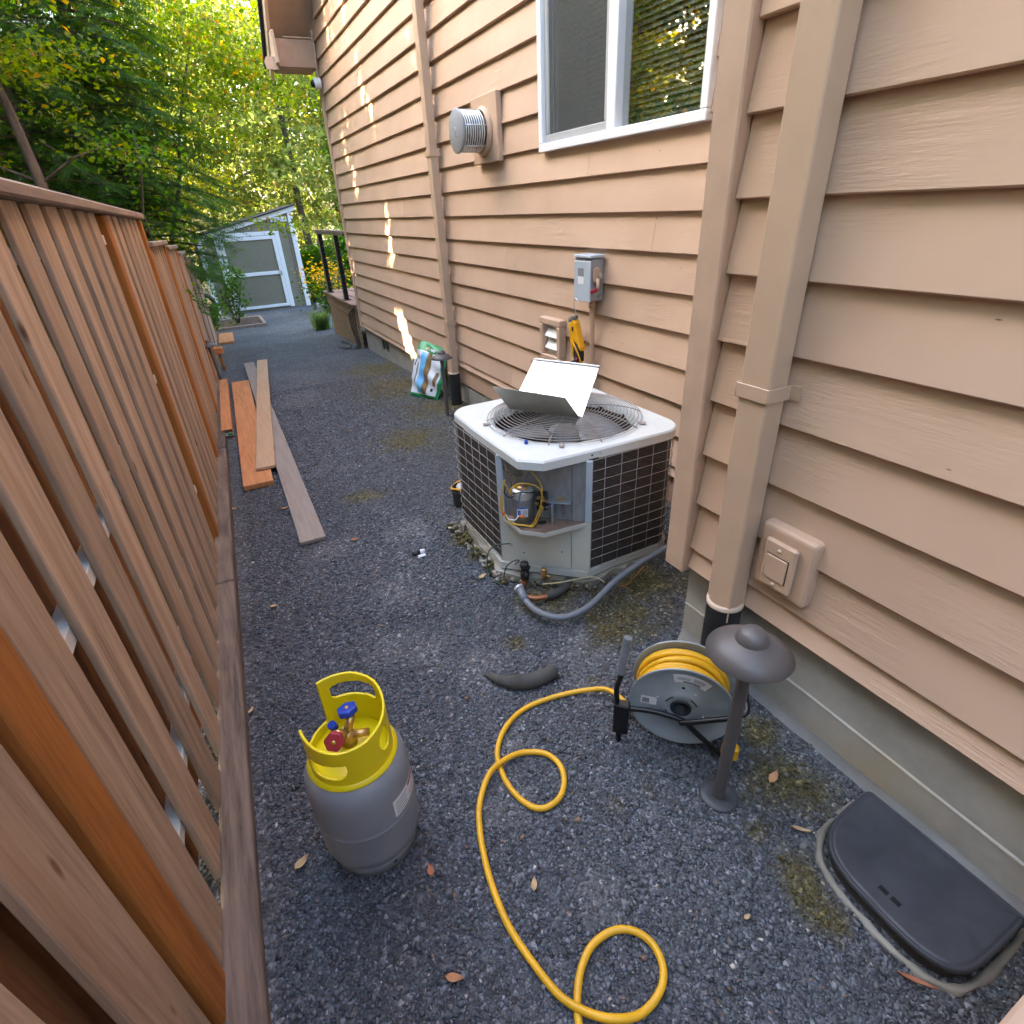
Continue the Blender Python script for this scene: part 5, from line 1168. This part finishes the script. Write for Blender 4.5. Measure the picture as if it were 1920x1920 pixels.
m.cbox(dX0 + fr_t + .001, dX1 - fr_t - .001, SY - .044, SY - .021, dZ1 - fr_t, dZ1, .004); m.cbox(dX0 + fr_t + .001, dX1 - fr_t - .001, SY - .044, SY - .021, .27, .355, .004); m.cbox(dX0 + fr_t + .001, dX1 - fr_t - .001, SY - .044, SY - .021, dZ0, dZ0 + .07, .004); part('door_trim', m, 'white', door)
for z in (dZ0 + .2, dZ1 - .25):
    m = MB(); m.cbox(dX0 - .05, dX0 + .05, SY - .052, SY - .046, z, z + .05, .001); part('hinge', m, 'galv', door)
m = MB(); m.tube([(dX1 - .045, SY - .07, .24), (dX1 - .045, SY - .07, .36)], .012, 8); m.tube([(dX1 - .045, SY - .045, .26), (dX1 - .045, SY - .07, .26)], .008, 8); m.tube([(dX1 - .045, SY - .045, .34), (dX1 - .045, SY - .07, .34)], .008, 8); part('handle', m, 'galv', door)
m = MB(); m.cbox(2.00, 2.40, SY - .03, SY - .006, 1.50, 1.61, .004); vt = part('gable_vent', m, 'white', shed)
for i in range(4): m = MB(); m.box(2.025 + .094 * i, 2.095 + .094 * i, SY - .034, SY - .031, 1.525, 1.585); part('vent_slot', m, 'greysash', vt)
# concrete curb at the shed
m = MB(); m.cbox(2.62, 3.5, 16.55, 16.72, -.64, -.50, .01); o = part('concrete_curb', m, 'concrete'); tag(o, 'low pale concrete curb right of the shed', 'curb')
# garden bed
bed = thing('garden_bed', 'timber edged soil bed in front of the shed', 'garden bed', (.6, 14.9, -.57))
m = MB(); m.box(.0, 1.0, 14.3, 15.5, -.62, -.515); part('soil', m, 'soil', bed)
for (a, b, c_, d_) in ((-.05, 1.07, 14.22, 14.295), (-.05, 1.07, 15.505, 15.58), (1.003, 1.075, 14.297, 15.503)):
    m = MB(); m.cbox(a, b, c_, d_, -.66, -.485, .008); part('edging_board', m, 'cap', bed)
# ================================================================== deck
dk = thing('deck', 'raised deck with a black cable railing and lattice skirt past the house corner', 'deck', (2.6, 10.8, -.45))
m = MB(); m.cbox(2.12, 2.16, 9.60, 11.98, .06, .268, .004); part('rim_board', m, 'deckrim', dk)
for i in range(16):
    y0 = 9.62 + i * .148
    m = MB(); m.cbox(2.10, 6.0, y0, y0 + .140, .272, .30, .004); part('deck_plank', m, 'deck', dk)
m = MB(); m.cbox(2.06, 2.0995, 9.60, 12.0, .274, .302, .003); part('edge_board', m, 'deckrim', dk)
m = MB(); m.cbox(2.12, 6.0, 11.99, 12.03, .06, .268, .004); part('rim_board', m, 'deckrim', dk)
for y, pw in ((10.30, .045), (11.66, .07)):
    m = MB(); m.cbox(2.105, 2.175, y - pw, y + pw, .306, 1.32, .004); p_ = part('railing_post', m, 'black_metal', dk)
    m = MB(); m.cbox(2.07, 2.20, y - pw - .04, y + pw + .04, .3005, .312, .003); part('base_plate', m, 'black_metal', p_)
m = MB(); m.cbox(2.09, 2.18, 9.60, 11.95, 1.335, 1.372, .004); part('top_rail', m, 'cap', dk)
m = MB(); m.cbox(2.112, 2.158, 9.60, 11.90, 1.30, 1.333, .003); part('under_rail', m, 'black_metal', dk)
m = MB()
for i in range(9): z = .40 + i * .1; m.tube([(2.135, 9.6, z), (2.135, 11.66, z)], .004, 5)
part('railing_cable', m, 'black_metal', dk)
m = MB()
zb, zt = -.55, .055
for s_ in (-1, 1):
    c_ = -1.5
    while c_ < 4.0:
        y_a = 9.6 + c_; pts = []
        p1 = (y_a, zb); p2 = (y_a + s_ * (zt - zb), zt)
        ya, yb = p1[0], p2[0]
        lo_y, hi_y = 9.62, 11.95
        def clip(p, q_):
            t0, t1 = 0, 1; dy = q_[0] - p[0]
            for e_, sg in ((lo_y, 1), (hi_y, -1)):
                d0 = (p[0] - e_) * sg; d1 = (q_[0] - e_) * sg
                if d0 < 0 and d1 < 0: return None
                if d0 < 0: t0 = max(t0, d0 / (d0 - d1))
                elif d1 < 0: t1 = min(t1, d0 / (d0 - d1))
            return t0, t1
        r_ = clip(p1, p2)
        if r_ and r_[1] - r_[0] > .05:
            A_ = Vector((2.14 + .006 * s_, p1[0] + (p2[0] - p1[0]) * r_[0], zb + (zt - zb) * r_[0])); B_ = Vector((2.14 + .006 * s_, p1[0] + (p2[0] - p1[0]) * r_[1], zb + (zt - zb) * r_[1]))
            fm_ = frame(A_, (1, 0, 0), B_ - A_); m.box(-.003, .003, -.018, .018, 0, (B_ - A_).length, fm_)
        c_ += .085
stuff(part('lattice_skirt', m, 'lattice', dk))
m = MB(); m.box(2.9, 2.95, 9.62, 11.95, -.6, .05); part('skirt_backing', m, 'dark_room', dk)

# ================================================================== foliage makers
def in_gap(p):
    """points whose line to the sun crosses the slit of light on the long wall"""
    k_ = (p[:, 0] - 2.15) / S.x; y = p[:, 1] - k_ * S.y; z = p[:, 2] - k_ * S.z
    nz = fbm(y * 3.1, z * 1.3, 41); nz2 = fbm(y * 7, z * 2.6, 55)
    c = 7.02 + .17 * np.clip(z, -1, 4) + .25 * np.sin(z * 2.3)
    wdt = .0 + .36 * nz
    wdt = np.where(z < .55, .22, wdt)
    g1 = (np.abs(y - c) < wdt) & ((nz2 > .485) | (z < .5)) & (z > -.5) & (z < 4.6)
    g2 = (np.abs(y - 8.55) < .35 * nz + .05) & (nz2 > .50) & (z > 1.6) & (z < 4.6)
    g3 = (np.abs(y - 9.45) < .10) & (nz2 > .46) & (z < 3.2) & (z > .0)
    return g1 | g2 | g3
def leaves(P, size, up=.6, fold=.25, aspect=.62):
    """P (n,3) -> rhombic folded leaves: (n,4 verts), two triangles each"""
    n = len(P); nrm = RNG.normal(size=(n, 3)); nrm[:, 2] += up * 2.2; nrm /= np.linalg.norm(nrm, axis=1)[:, None]
    t = RNG.normal(size=(n, 3)); t -= nrm * np.sum(t * nrm, 1)[:, None]; t /= np.linalg.norm(t, axis=1)[:, None]; b = np.cross(nrm, t)
    s = size * RNG.uniform(.6, 1.25, n)[:, None]
    A_ = P - t * s * .5; B_ = P + t * s * .5; L_ = P + b * s * .5 * aspect + nrm * s * fold * .5 - t * s * .08; R_ = P - b * s * .5 * aspect + nrm * s * fold * .5 - t * s * .08
    V = np.stack([A_, L_, B_, R_], 1); base = np.arange(n)[:, None] * 4
    F = np.concatenate([base + np.array([[0, 2, 1]]), base + np.array([[0, 3, 2]])], 0)
    return V.reshape(-1, 3), F
def crown_mesh(P, size, cols, name, carve=True, **kw):
    if carve: P = P[~in_gap(P)]
    V, F = leaves(P, size, **kw); n = len(P)
    ci = RNG.random(n); c = np.array(cols[0])[None] * (1 - ci[:, None]) + np.array(cols[1])[None] * ci[:, None]
    if len(cols) > 2: k_ = RNG.random(n) < .07; c[k_] = cols[2]
    c = c * RNG.uniform(.75, 1.25, (n, 1))
    return npmesh(name, V, F, np.repeat(np.clip(c, 0, .9), 4, 0))
def limbs(m, base, top, r0, n, spread, rng, z_from=.3):
    base = Vector(base); top = Vector(top); pts = [base.lerp(top, i / 7) + Vector((rng.uniform(-.06, .06), rng.uniform(-.06, .06), 0)) * (1 if 0 < i < 7 else 0) for i in range(8)]
    m.tube(pts, [r0 * (1 - .8 * i / 7) for i in range(8)], 9); ends = []
    for k_ in range(n):
        f_ = z_from + (1 - z_from) * rng.random(); p = base.lerp(top, f_); a = rng.random() * 6.283; l = spread * (1.15 - .6 * f_) * rng.uniform(.6, 1.1)
        e_ = p + Vector((math.cos(a) * l, math.sin(a) * l, l * rng.uniform(.05, .5))); mid = p.lerp(e_, .5) + Vector((0, 0, l * .08))
        m.tube([p, mid, e_], [r0 * .35 * (1.1 - f_), r0 * .2 * (1.1 - f_), .006], 6); ends.append((mid, e_))
    return ends
def broadleaf(name, label, x, y, h, rx, ry, rz, cz, nleaf, size, cols, seed, group, r0=.09, lean=(0, 0), ncl=60, carve=True, cat='tree'):
    rng = random.Random(seed); z0 = float(gz(y)); t = thing(name, label, cat, (x, y, z0), group); m = MB()
    ends = limbs(m, (x, y, z0 - .1), (x + lean[0], y + lean[1], z0 + h), r0, 16, max(rx, ry), rng); part('trunk', m, 'bark', t)
    cx, cy, czz = x + lean[0] * .8, y + lean[1] * .8, z0 + cz
    C_ = RNG.normal(size=(ncl, 3)); C_ /= np.linalg.norm(C_, axis=1)[:, None]; C_ *= (RNG.random(ncl) ** .45)[:, None]
    C_ = C_ * np.array([rx, ry, rz]) + np.array([cx, cy, czz])
    C_ = np.concatenate([C_, np.array([e_[1][:] for e_ in ends])])
    per = nleaf // len(C_); sp = np.array([.34, .34, .10]) * max(.7, (rx + ry) / 4.2)
    P = (C_[:, None, :] + RNG.normal(size=(len(C_), per, 3)) * sp).reshape(-1, 3)
    P[:, 2] -= .12 * ((P[:, 0] - cx) ** 2 + (P[:, 1] - cy) ** 2) / max(rx, ry)
    P = P[P[:, 2] > z0 + .1]
    P = P[~((P[:, 0] > 1.95) & (P[:, 1] < 10.2))]
    put(crown_mesh(P, size, cols, 'crown', carve), 'crown', 'leaf', t); return t
# conifer frond template: twig with narrow leaflets, lies in local xy, drooping
def frond_template():
    v = []; f = []
    n_ = 9; rg = random.Random(4)
    for i in range(n_):
        s_ = i / n_; x_ = .06 + .94 * s_; l = .34 * (1 - s_ * .8) * rg.uniform(.7, 1.1)
        for sg in (-1, 1):
            o_ = len(v); dr = -.16 * x_ * x_; v += [(x_ - .018, 0, dr), (x_ + .018, 0, dr - .004), (x_ + l * .55, sg * l, dr - .03 - .22 * l)]; f.append((o_, o_ + 1, o_ + 2) if sg > 0 else (o_, o_ + 2, o_ + 1))
            v += []; q1 = len(v); mx_, my_ = x_ + l * .28, sg * l * .5; v += [(mx_ - .02, my_, dr - .05 * l), (mx_ + .012, my_ + sg * .01, dr - .05 * l), (mx_ + .13 * (1 - s_ * .5), my_ + sg * .03, dr - .09 * l - .02)]; f.append((q1, q1 + 1, q1 + 2) if sg > 0 else (q1, q1 + 2, q1 + 1))
    o_ = len(v); v += [(0, -.012, 0), (0, .012, 0), (1.05, 0, -.17)]; f.append((o_, o_ + 1, o_ + 2))
    return np.array(v), np.array(f)
FV, FF = frond_template()
def conifer(name, label, x, y, h, rad, zlow, nl, seed, group, cols, fl=.34, dens=1.0, dirs=None):
    rng = np.random.default_rng(seed); z0 = float(gz(y)); t = thing(name, label, 'tree', (x, y, z0), group); m = MB()
    m.tube([(x, y, z0 - .1), (x + .05, y, z0 + h * .5), (x, y, z0 + h)], [.12, .07, .01], 10)
    org = []; dirv = []
    for k_ in range(nl):
        f_ = k_ / nl; zz = z0 + zlow + (h - zlow - .2) * f_; L = rad * (1 - f_ * .8) * rng.uniform(.75, 1.1); a = k_ * 2.39996 + rng.uniform(-.3, .3)
        d_ = np.array([math.cos(a), math.sin(a), 0]); npt = 7; pts = []
        for i in range(npt): s_ = i / (npt - 1); pts.append(np.array([x, y, zz]) + d_ * L * s_ + np.array([0, 0, .12 * L * s_ - .38 * L * s_ * s_]))
        kp = [p for p in pts if p[0] < -.25 + (p[2] + .2) * .5]
        if len(kp) > 1: m.tube([tuple(p) for p in kp], [max(.004, .02 * (1 - i / npt)) for i in range(len(kp))], 5)
        nb = int(L / .085 * dens)
        for j in range(nb):
            s_ = .12 + .88 * j / nb; q_ = s_ * (npt - 1); i0 = min(int(q_), npt - 2); p = pts[i0] + (pts[i0 + 1] - pts[i0]) * (q_ - i0)
            for sg in (-1, 1):
                b_ = a + sg * rng.uniform(.5, 1.25); org.append(p + rng.normal(0, .03, 3)); dirv.append((math.cos(b_), math.sin(b_), rng.uniform(-.45, .05)))
            if j > nb - 3: org.append(p); dirv.append((math.cos(a), math.sin(a), -.3))
    part('trunk', m, 'bark', t)
    O_ = np.array(org); D_ = np.array(dirv); ok = ~in_gap(O_ + D_ * fl * .6) & (O_[:, 0] + D_[:, 0] * fl < -.05 + (O_[:, 2] + .2) * .55) & (O_[:, 2] > gz(O_[:, 1]) + .3) & ~((O_[:, 0] > 1.75) & (O_[:, 1] < 10.2)); O_, D_ = O_[ok], D_[ok]; n = len(O_)
    D_ /= np.linalg.norm(D_, axis=1)[:, None]; side = np.cross(np.array([0, 0, 1.]), D_); side /= np.linalg.norm(side, axis=1)[:, None]; up = np.cross(D_, side)
    roll = rng.uniform(-.5, .5, n)[:, None]; s2 = side * np.cos(roll) + up * np.sin(roll); u2 = -side * np.sin(roll) + up * np.cos(roll)
    s = fl * rng.uniform(.6, 1.3, n)[:, None, None]
    V = O_[:, None] + s * (FV[None, :, 0, None] * D_[:, None] + FV[None, :, 1, None] * s2[:, None] + FV[None, :, 2, None] * u2[:, None])
    F_ = (FF[None] + (np.arange(n) * len(FV))[:, None, None]).reshape(-1, 3)
    ci = rng.random(n)[:, None]; c = np.array(cols[0]) * (1 - ci) + np.array(cols[1]) * ci; c = c * rng.uniform(.7, 1.3, (n, 1))
    put(npmesh('crown', V, F_, np.repeat(c, len(FV), 0)), 'crown', 'needle', t); return t
DG = [(.032, .098, .018), (.095, .195, .026)]
YG = [(.085, .16, .010), (.27, .31, .018), (.45, .24, .02)]
YY = [(.22, .25, .012), (.46, .42, .03), (.50, .28, .03)]
PG = [(.15, .22, .05), (.36, .39, .12), (.46, .36, .13)]
MG = [(.04, .11, .015), (.10, .20, .02)]
BG = [(.07, .18, .010), (.15, .29, .018)]
GT = 'trees beyond the fence'; GW = 'woodland trees behind the shed'
conifer('hemlock', 'dark drooping hemlock hanging over the far end of the fence', -.70, 11.2, 6.8, 2.2, 1.3, 190, 1, GT, DG, .34, 1.25)
conifer('hemlock', 'dark hemlock left of the shed, behind the nearest hemlocks', -1.9, 15.2, 8.5, 2.3, 2.4, 90, 2, GT, DG, .40)
conifer('hemlock', 'dark hemlock at the left edge, nearest the camera behind the fence', -1.55, 10.3, 7.5, 1.8, 1.2, 150, 3, GT, DG, .34, 1.2)
broadleaf('maple', 'bright yellow-green maple arching over the shed from the left', -1.0, 12.2, 4.7, 2.4, 1.6, 1.1, 4.4, 14000, .085, YG, 11, GT, .06, (1.9, .2), 60)
broadleaf('maple', 'yellow-green maple with a leaning trunk at the upper left', -1.2, 8.0, 4.2, 1.0, .9, 1.0, 3.6, 4600, .07, YG, 12, GT, .10, (-.05, .3), 18)
broadleaf('maple', 'small maple spray of bright leaves in front of the hemlocks', -.75, 9.2, 3.0, .55, .4, .18, 2.75, 420, .075, BG, 15, GT, .03, (.5, .1), 8)
broadleaf('maple', 'glowing yellow maple behind the hemlocks on the left', -3.2, 15.6, 6.0, 2.6, 2.2, 2.8, 3.4, 12000, .12, YY, 13, GT, .09, (0, 0), 80)
broadleaf('maple', 'yellow maple behind the hemlocks, left of the shed roof', -1.2, 19.6, 6.0, 2.4, 2.0, 2.6, 3.6, 11000, .13, YY, 14, GT, .09, (0, 0), 80)
row1 = [(-4.3, 1.2), (-4.7, 3.9), (-4.9, 6.5), (-4.8, 9.2), (-5.1, 11.9), (-5.3, 14.6), (-5.2, 17.4), (-4.6, 20.4), (-6.4, 5.2), (-6.5, 8.0)]  # last two added unseen to stop stray sun flecks on the long wall
for i, (x, y) in enumerate(row1):
    broadleaf('maple', 'tall leafy maple in the row of trees left of the fence', x, y, 9.0, 2.2, 2.1, 3.5, 5.9, 25000, .165, [YG, YG, YY, YY, YY, YG, YG, YG, YG, YG][i], 30 + i, 'tall maples left of the fence', .13, (0, 0), 130)
for i, (x, y) in enumerate([(-3.1, .2), (-3.3, 2.6), (-3.4, 5.0), (-3.5, 7.4), (-3.9, 10.0), (-4.0, 12.6), (-4.2, 16.4), (-3.9, -2.4)]):  # unseen, added to stop stray sun coming in below the tall crowns
    broadleaf('blocking_hazel', 'low spreading hazel added unseen under the tall maples against stray sun', x, y, 3.0, 1.5, 1.6, 1.7, 2.0, 8000, .17, MG, 80 + i, 'added hazels under the tall maples', .05, (0, 0), 70)
blocking_gate = thing('blocking_gate', 'cedar gate added unseen behind the camera to block light', 'blocking_gate', (.45, -3.6, 0))  # added unseen across the yard to cut light from behind
for k_ in range(12):
    m = MB(); m.cbox(-.45 + .15 * k_, -.45 + .15 * k_ + .144, -3.62, -3.60, .05, 1.75, .003); part('gate_board', m, 'fence', blocking_gate)
for z in (.35, 1.4):
    m = MB(); m.cbox(-.45, 1.34, -3.66, -3.622, z, z + .09, .003); part('gate_rail', m, 'fence_back', blocking_gate)
for i, (x, y) in enumerate([(1.2, -8.6), (-4.6, -4.2)]):  # two unseen trees added to block sky light behind the camera
    broadleaf('maple', 'tall unseen maple added against light from behind, beyond the gate', x, y, 8.0, 2.6, 2.2, 3.2, 4.4, 9000, .26, MG, 120 + i, 'added light-blocking maples behind the gate', .13, (0, 0), 100, False)
bgt = [(1.0, 23.5, 'pale yellow-green tree directly behind the shed', PG), (3.6, 22.0, 'pale leafy tree right of the shed, behind the deck', PG), (5.6, 25.5, 'pale tree behind the house corner', PG), (-2.2, 25.0, 'mid green tree far behind the shed on the left', MG), (2.6, 28.5, 'tall pale tree in the far woods above the shed', PG), (-5.5, 28.0, 'mid green tree at the far left of the woods', YG), (7.5, 22.5, 'green tree hidden behind the house', MG), (.2, 32.0, 'tall tree in the far woods above the hemlocks', PG), (5.0, 32.5, 'tall tree in the far woods beyond the deck', YG)]
for i, (x, y, lab, cl_) in enumerate(bgt):
    broadleaf('woodland_tree', lab, x, y, 9.5 if i < 4 else 12, 2.6, 2.4, 4.8 if i < 4 else 6.0, 5.0 if i < 4 else 6.2, 11000, .19, cl_, 60 + i, GW, .14, (0, 0), 120, False)
# ------------------------------------------------------------------ bushes and plants
def bush(name, label, x, y, rx, ry, rz, n, size, cols, cat='shrub', zc=None, group=None, carve=False):
    z0 = float(gz(y)); t = thing(name, label, cat, (x, y, z0), group); m = MB(); rng = random.Random(int(x * 100 + y))
    for k_ in range(9):
        a = rng.random() * 6.283; m.tube([(x, y, z0 - .05), (x + math.cos(a) * rx * .35, y + math.sin(a) * ry * .35, z0 + rz * .8), (x + math.cos(a) * rx * .8, y + math.sin(a) * ry * .8, z0 + rz * 1.6)], [.014, .009, .004], 5)
    part('stems', m, 'bark', t)
    C_ = RNG.normal(size=(28, 3)); C_ /= np.linalg.norm(C_, axis=1)[:, None]; C_ = C_ * (RNG.random((28, 1)) ** .4) * np.array([rx, ry, rz]) + np.array([x, y, z0 + (zc or rz)])
    P = (C_[:, None] + RNG.normal(size=(28, n // 28, 3)) * np.array([rx, ry, rz]) * .22).reshape(-1, 3); P = P[P[:, 2] > z0 + .03]
    put(crown_mesh(P, size, cols, 'foliage', carve), 'foliage', 'leaf', t); return t
bush('shrub', 'thin leggy young shrub growing in the garden bed', .52, 14.95, .38, .35, .55, 700, .10, [(.05, .12, .02), (.14, .24, .05)], zc=.75)
bush('shrub', 'bright green leafy shrub behind the deck railing', 2.9, 18.4, .9, .8, .75, 5200, .13, BG, zc=.8); bush('shrub', 'bright green leafy shrub farther right behind the deck posts', 4.4, 18.0, 1.0, .9, .8, 5200, .13, BG, zc=.9)
bush('shrub', 'dark shrub behind the left corner of the shed', -.5, 16.6, .6, .6, .7, 3000, .12, MG)
bush('shrub', 'low green shrub at the foot of the fence end', -.1, 13.9, .25, .3, .35, 900, .08, MG)
fl = thing('yellow_flowers', 'clump of yellow flowers behind the deck', 'flowers', (2.75, 15.2, -.57))
P = RNG.normal(size=(420, 3)) * np.array([.30, .35, .20]) + np.array([2.78, 15.2, .28]); put(crown_mesh(P, .085, [(.75, .38, .01), (.85, .52, .02)], 'blossoms', False, up=1.0), 'blossoms', 'leaf', fl)
m = MB(); rng = random.Random(2)
for k_ in range(60): a, b = rng.uniform(-.3, .3), rng.uniform(-.35, .35); m.tube([(2.78 + a * .5, 15.2 + b * .5, -.6), (2.78 + a, 15.2 + b, .25 + rng.uniform(-.1, .1))], [.006, .004], 4)
P = RNG.normal(size=(900, 3)) * np.array([.28, .33, .22]) + np.array([2.78, 15.2, -.12]); put(crown_mesh(P, .09, MG, 'flower_leaves', False), 'flower_leaves', 'leaf', fl); part('flower_stems', m, 'green_wire', fl)
gt_ = thing('grass_clump', 'tufted clump of pale green grass beside the deck lattice', 'grass clump', (1.98, 12.6, -.51)); n = 520
a = RNG.random(n) * 6.283; l = RNG.uniform(.25, .5, n); ou = RNG.uniform(.25, .95, n) * l * .75; bs = RNG.normal(0, .07, (n, 2)); b0 = np.stack([2.0 + bs[:, 0], 12.6 + bs[:, 1], np.full(n, -.52)], 1)
dv = np.stack([np.cos(a), np.sin(a), np.zeros(n)], 1); tip = b0 + dv * ou[:, None] + np.array([0, 0, 1]) * (l * .85)[:, None]; mid = b0 + dv * (ou * .35)[:, None] + np.array([0, 0, 1]) * (l * .55)[:, None]; sd_ = np.cross(dv, [0, 0, 1]) * .006
V = np.stack([b0 - sd_, b0 + sd_, mid + sd_, mid - sd_, tip], 1); bi = np.arange(n)[:, None] * 5; F = np.concatenate([bi + np.array([[0, 1, 2]]), bi + np.array([[0, 2, 3]]), bi + np.array([[3, 2, 4]])])
put(npmesh('blades', V, F, np.repeat(np.array([.13, .19, .06]) * RNG.uniform(.6, 1.6, (n, 1)), 5, 0)), 'blades', 'leaf', gt_)
# a wheel rim planter edge and hose by the shed corner
m = MB(); m.tube([(.0 + .16 * math.cos(a), 16.3, -.28 + .28 * math.sin(a)) for a in [2 * math.pi * i / 24 for i in range(24)]], .05, 8, closed=True); o = part('hose_coil', m, 'rail_inner'); tag(o, 'dark coiled hose leaning by the left corner of the shed', 'hose')
# ------------------------------------------------------------------ fallen leaves
lv = [(-.186, 1.093, .050, 'curled tan leaf on the gravel left of the gas cylinder', 35), (.129, .887, .040, 'orange-brown leaf on the gravel right of the gas cylinder foot', 80), (.362, .718, .036, 'pale tan leaf inside the long bend of the yellow cable', 60), (.092, .631, .045, 'orange leaf near the bottom edge left of the cable', -30), (-.228, 3.93, .055, 'pale yellow leaf beside the dark landscape timber', 0), (.094, 3.69, .055, 'round orange leaf beside the grey deck board', 20), (-.108, 2.49, .04, 'small tan leaf on the gravel near the timber joint', 0), (-.265, 1.80, .035, 'tiny tan leaf at the edge of the nearest timber', 60), (1.093, .47, .05, 'narrow golden leaf by the black access lid corner', -50), (1.022, .112, .075, 'long thin reddish leaf on the collar edge of the access lid', -55), (.872, 2.14, .05, 'tan leaf beside the mossy pad left of the condenser', 10), (.842, 7.66, .06, 'small pale leaf on the far gravel beyond the boards', 0), (.791, .39, .022, 'tiny pale leaf on the gravel right of the lower cable loop', 0), (.40, 2.95, .05, 'small brown leaf on the gravel between the boards and condenser', 30), (1.16, .62, .05, 'small pinkish leaf on the moss by the foundation', 15), (.9, 5.2, .05, 'brown leaf on the gravel in front of the mulch bag', 0)]
for i, (x, y, s_, lab, rz) in enumerate(lv):
    rng = random.Random(i); m = MB(); n_ = 7; v = []; f = []
    for k_ in range(n_):
        u = k_ / (n_ - 1); wd = .30 * math.sin(math.pi * u ** .8) * (.75 if 'narrow' in lab or 'thin' in lab else 1.35) * (.5 if 'thin' in lab else 1); zc = .22 * (u - .5) ** 2
        for sg in (-1, 0, 1): v.append(((u - .5) * s_, sg * wd * s_ * .55, (zc + abs(sg) * .16 + rng.uniform(-.02, .02)) * s_))
    for k_ in range(n_ - 1):
        for j in range(2): a = k_ * 3 + j; f.append((a, a + 3, a + 4, a + 1))
    m.add(v, f, True); me = m.mesh('fallen_leaf'); o = put(me, 'fallen_leaf', ['dry_leaf', 'dry_leaf1', 'dry_leaf2'][(1 if ('tan' in lab or 'pale' in lab or 'gold' in lab) else 2 if ('red' in lab or 'brown' in lab) else 0)], None, (x, y, float(gsurf(x, y)) + .008), (rng.uniform(-.2, .2), rng.uniform(-.2, .2), R(rz))); o.modifiers.new('thick', 'SOLIDIFY').thickness = .0008
    tag(o, lab, 'leaf', 'fallen leaves on the gravel')
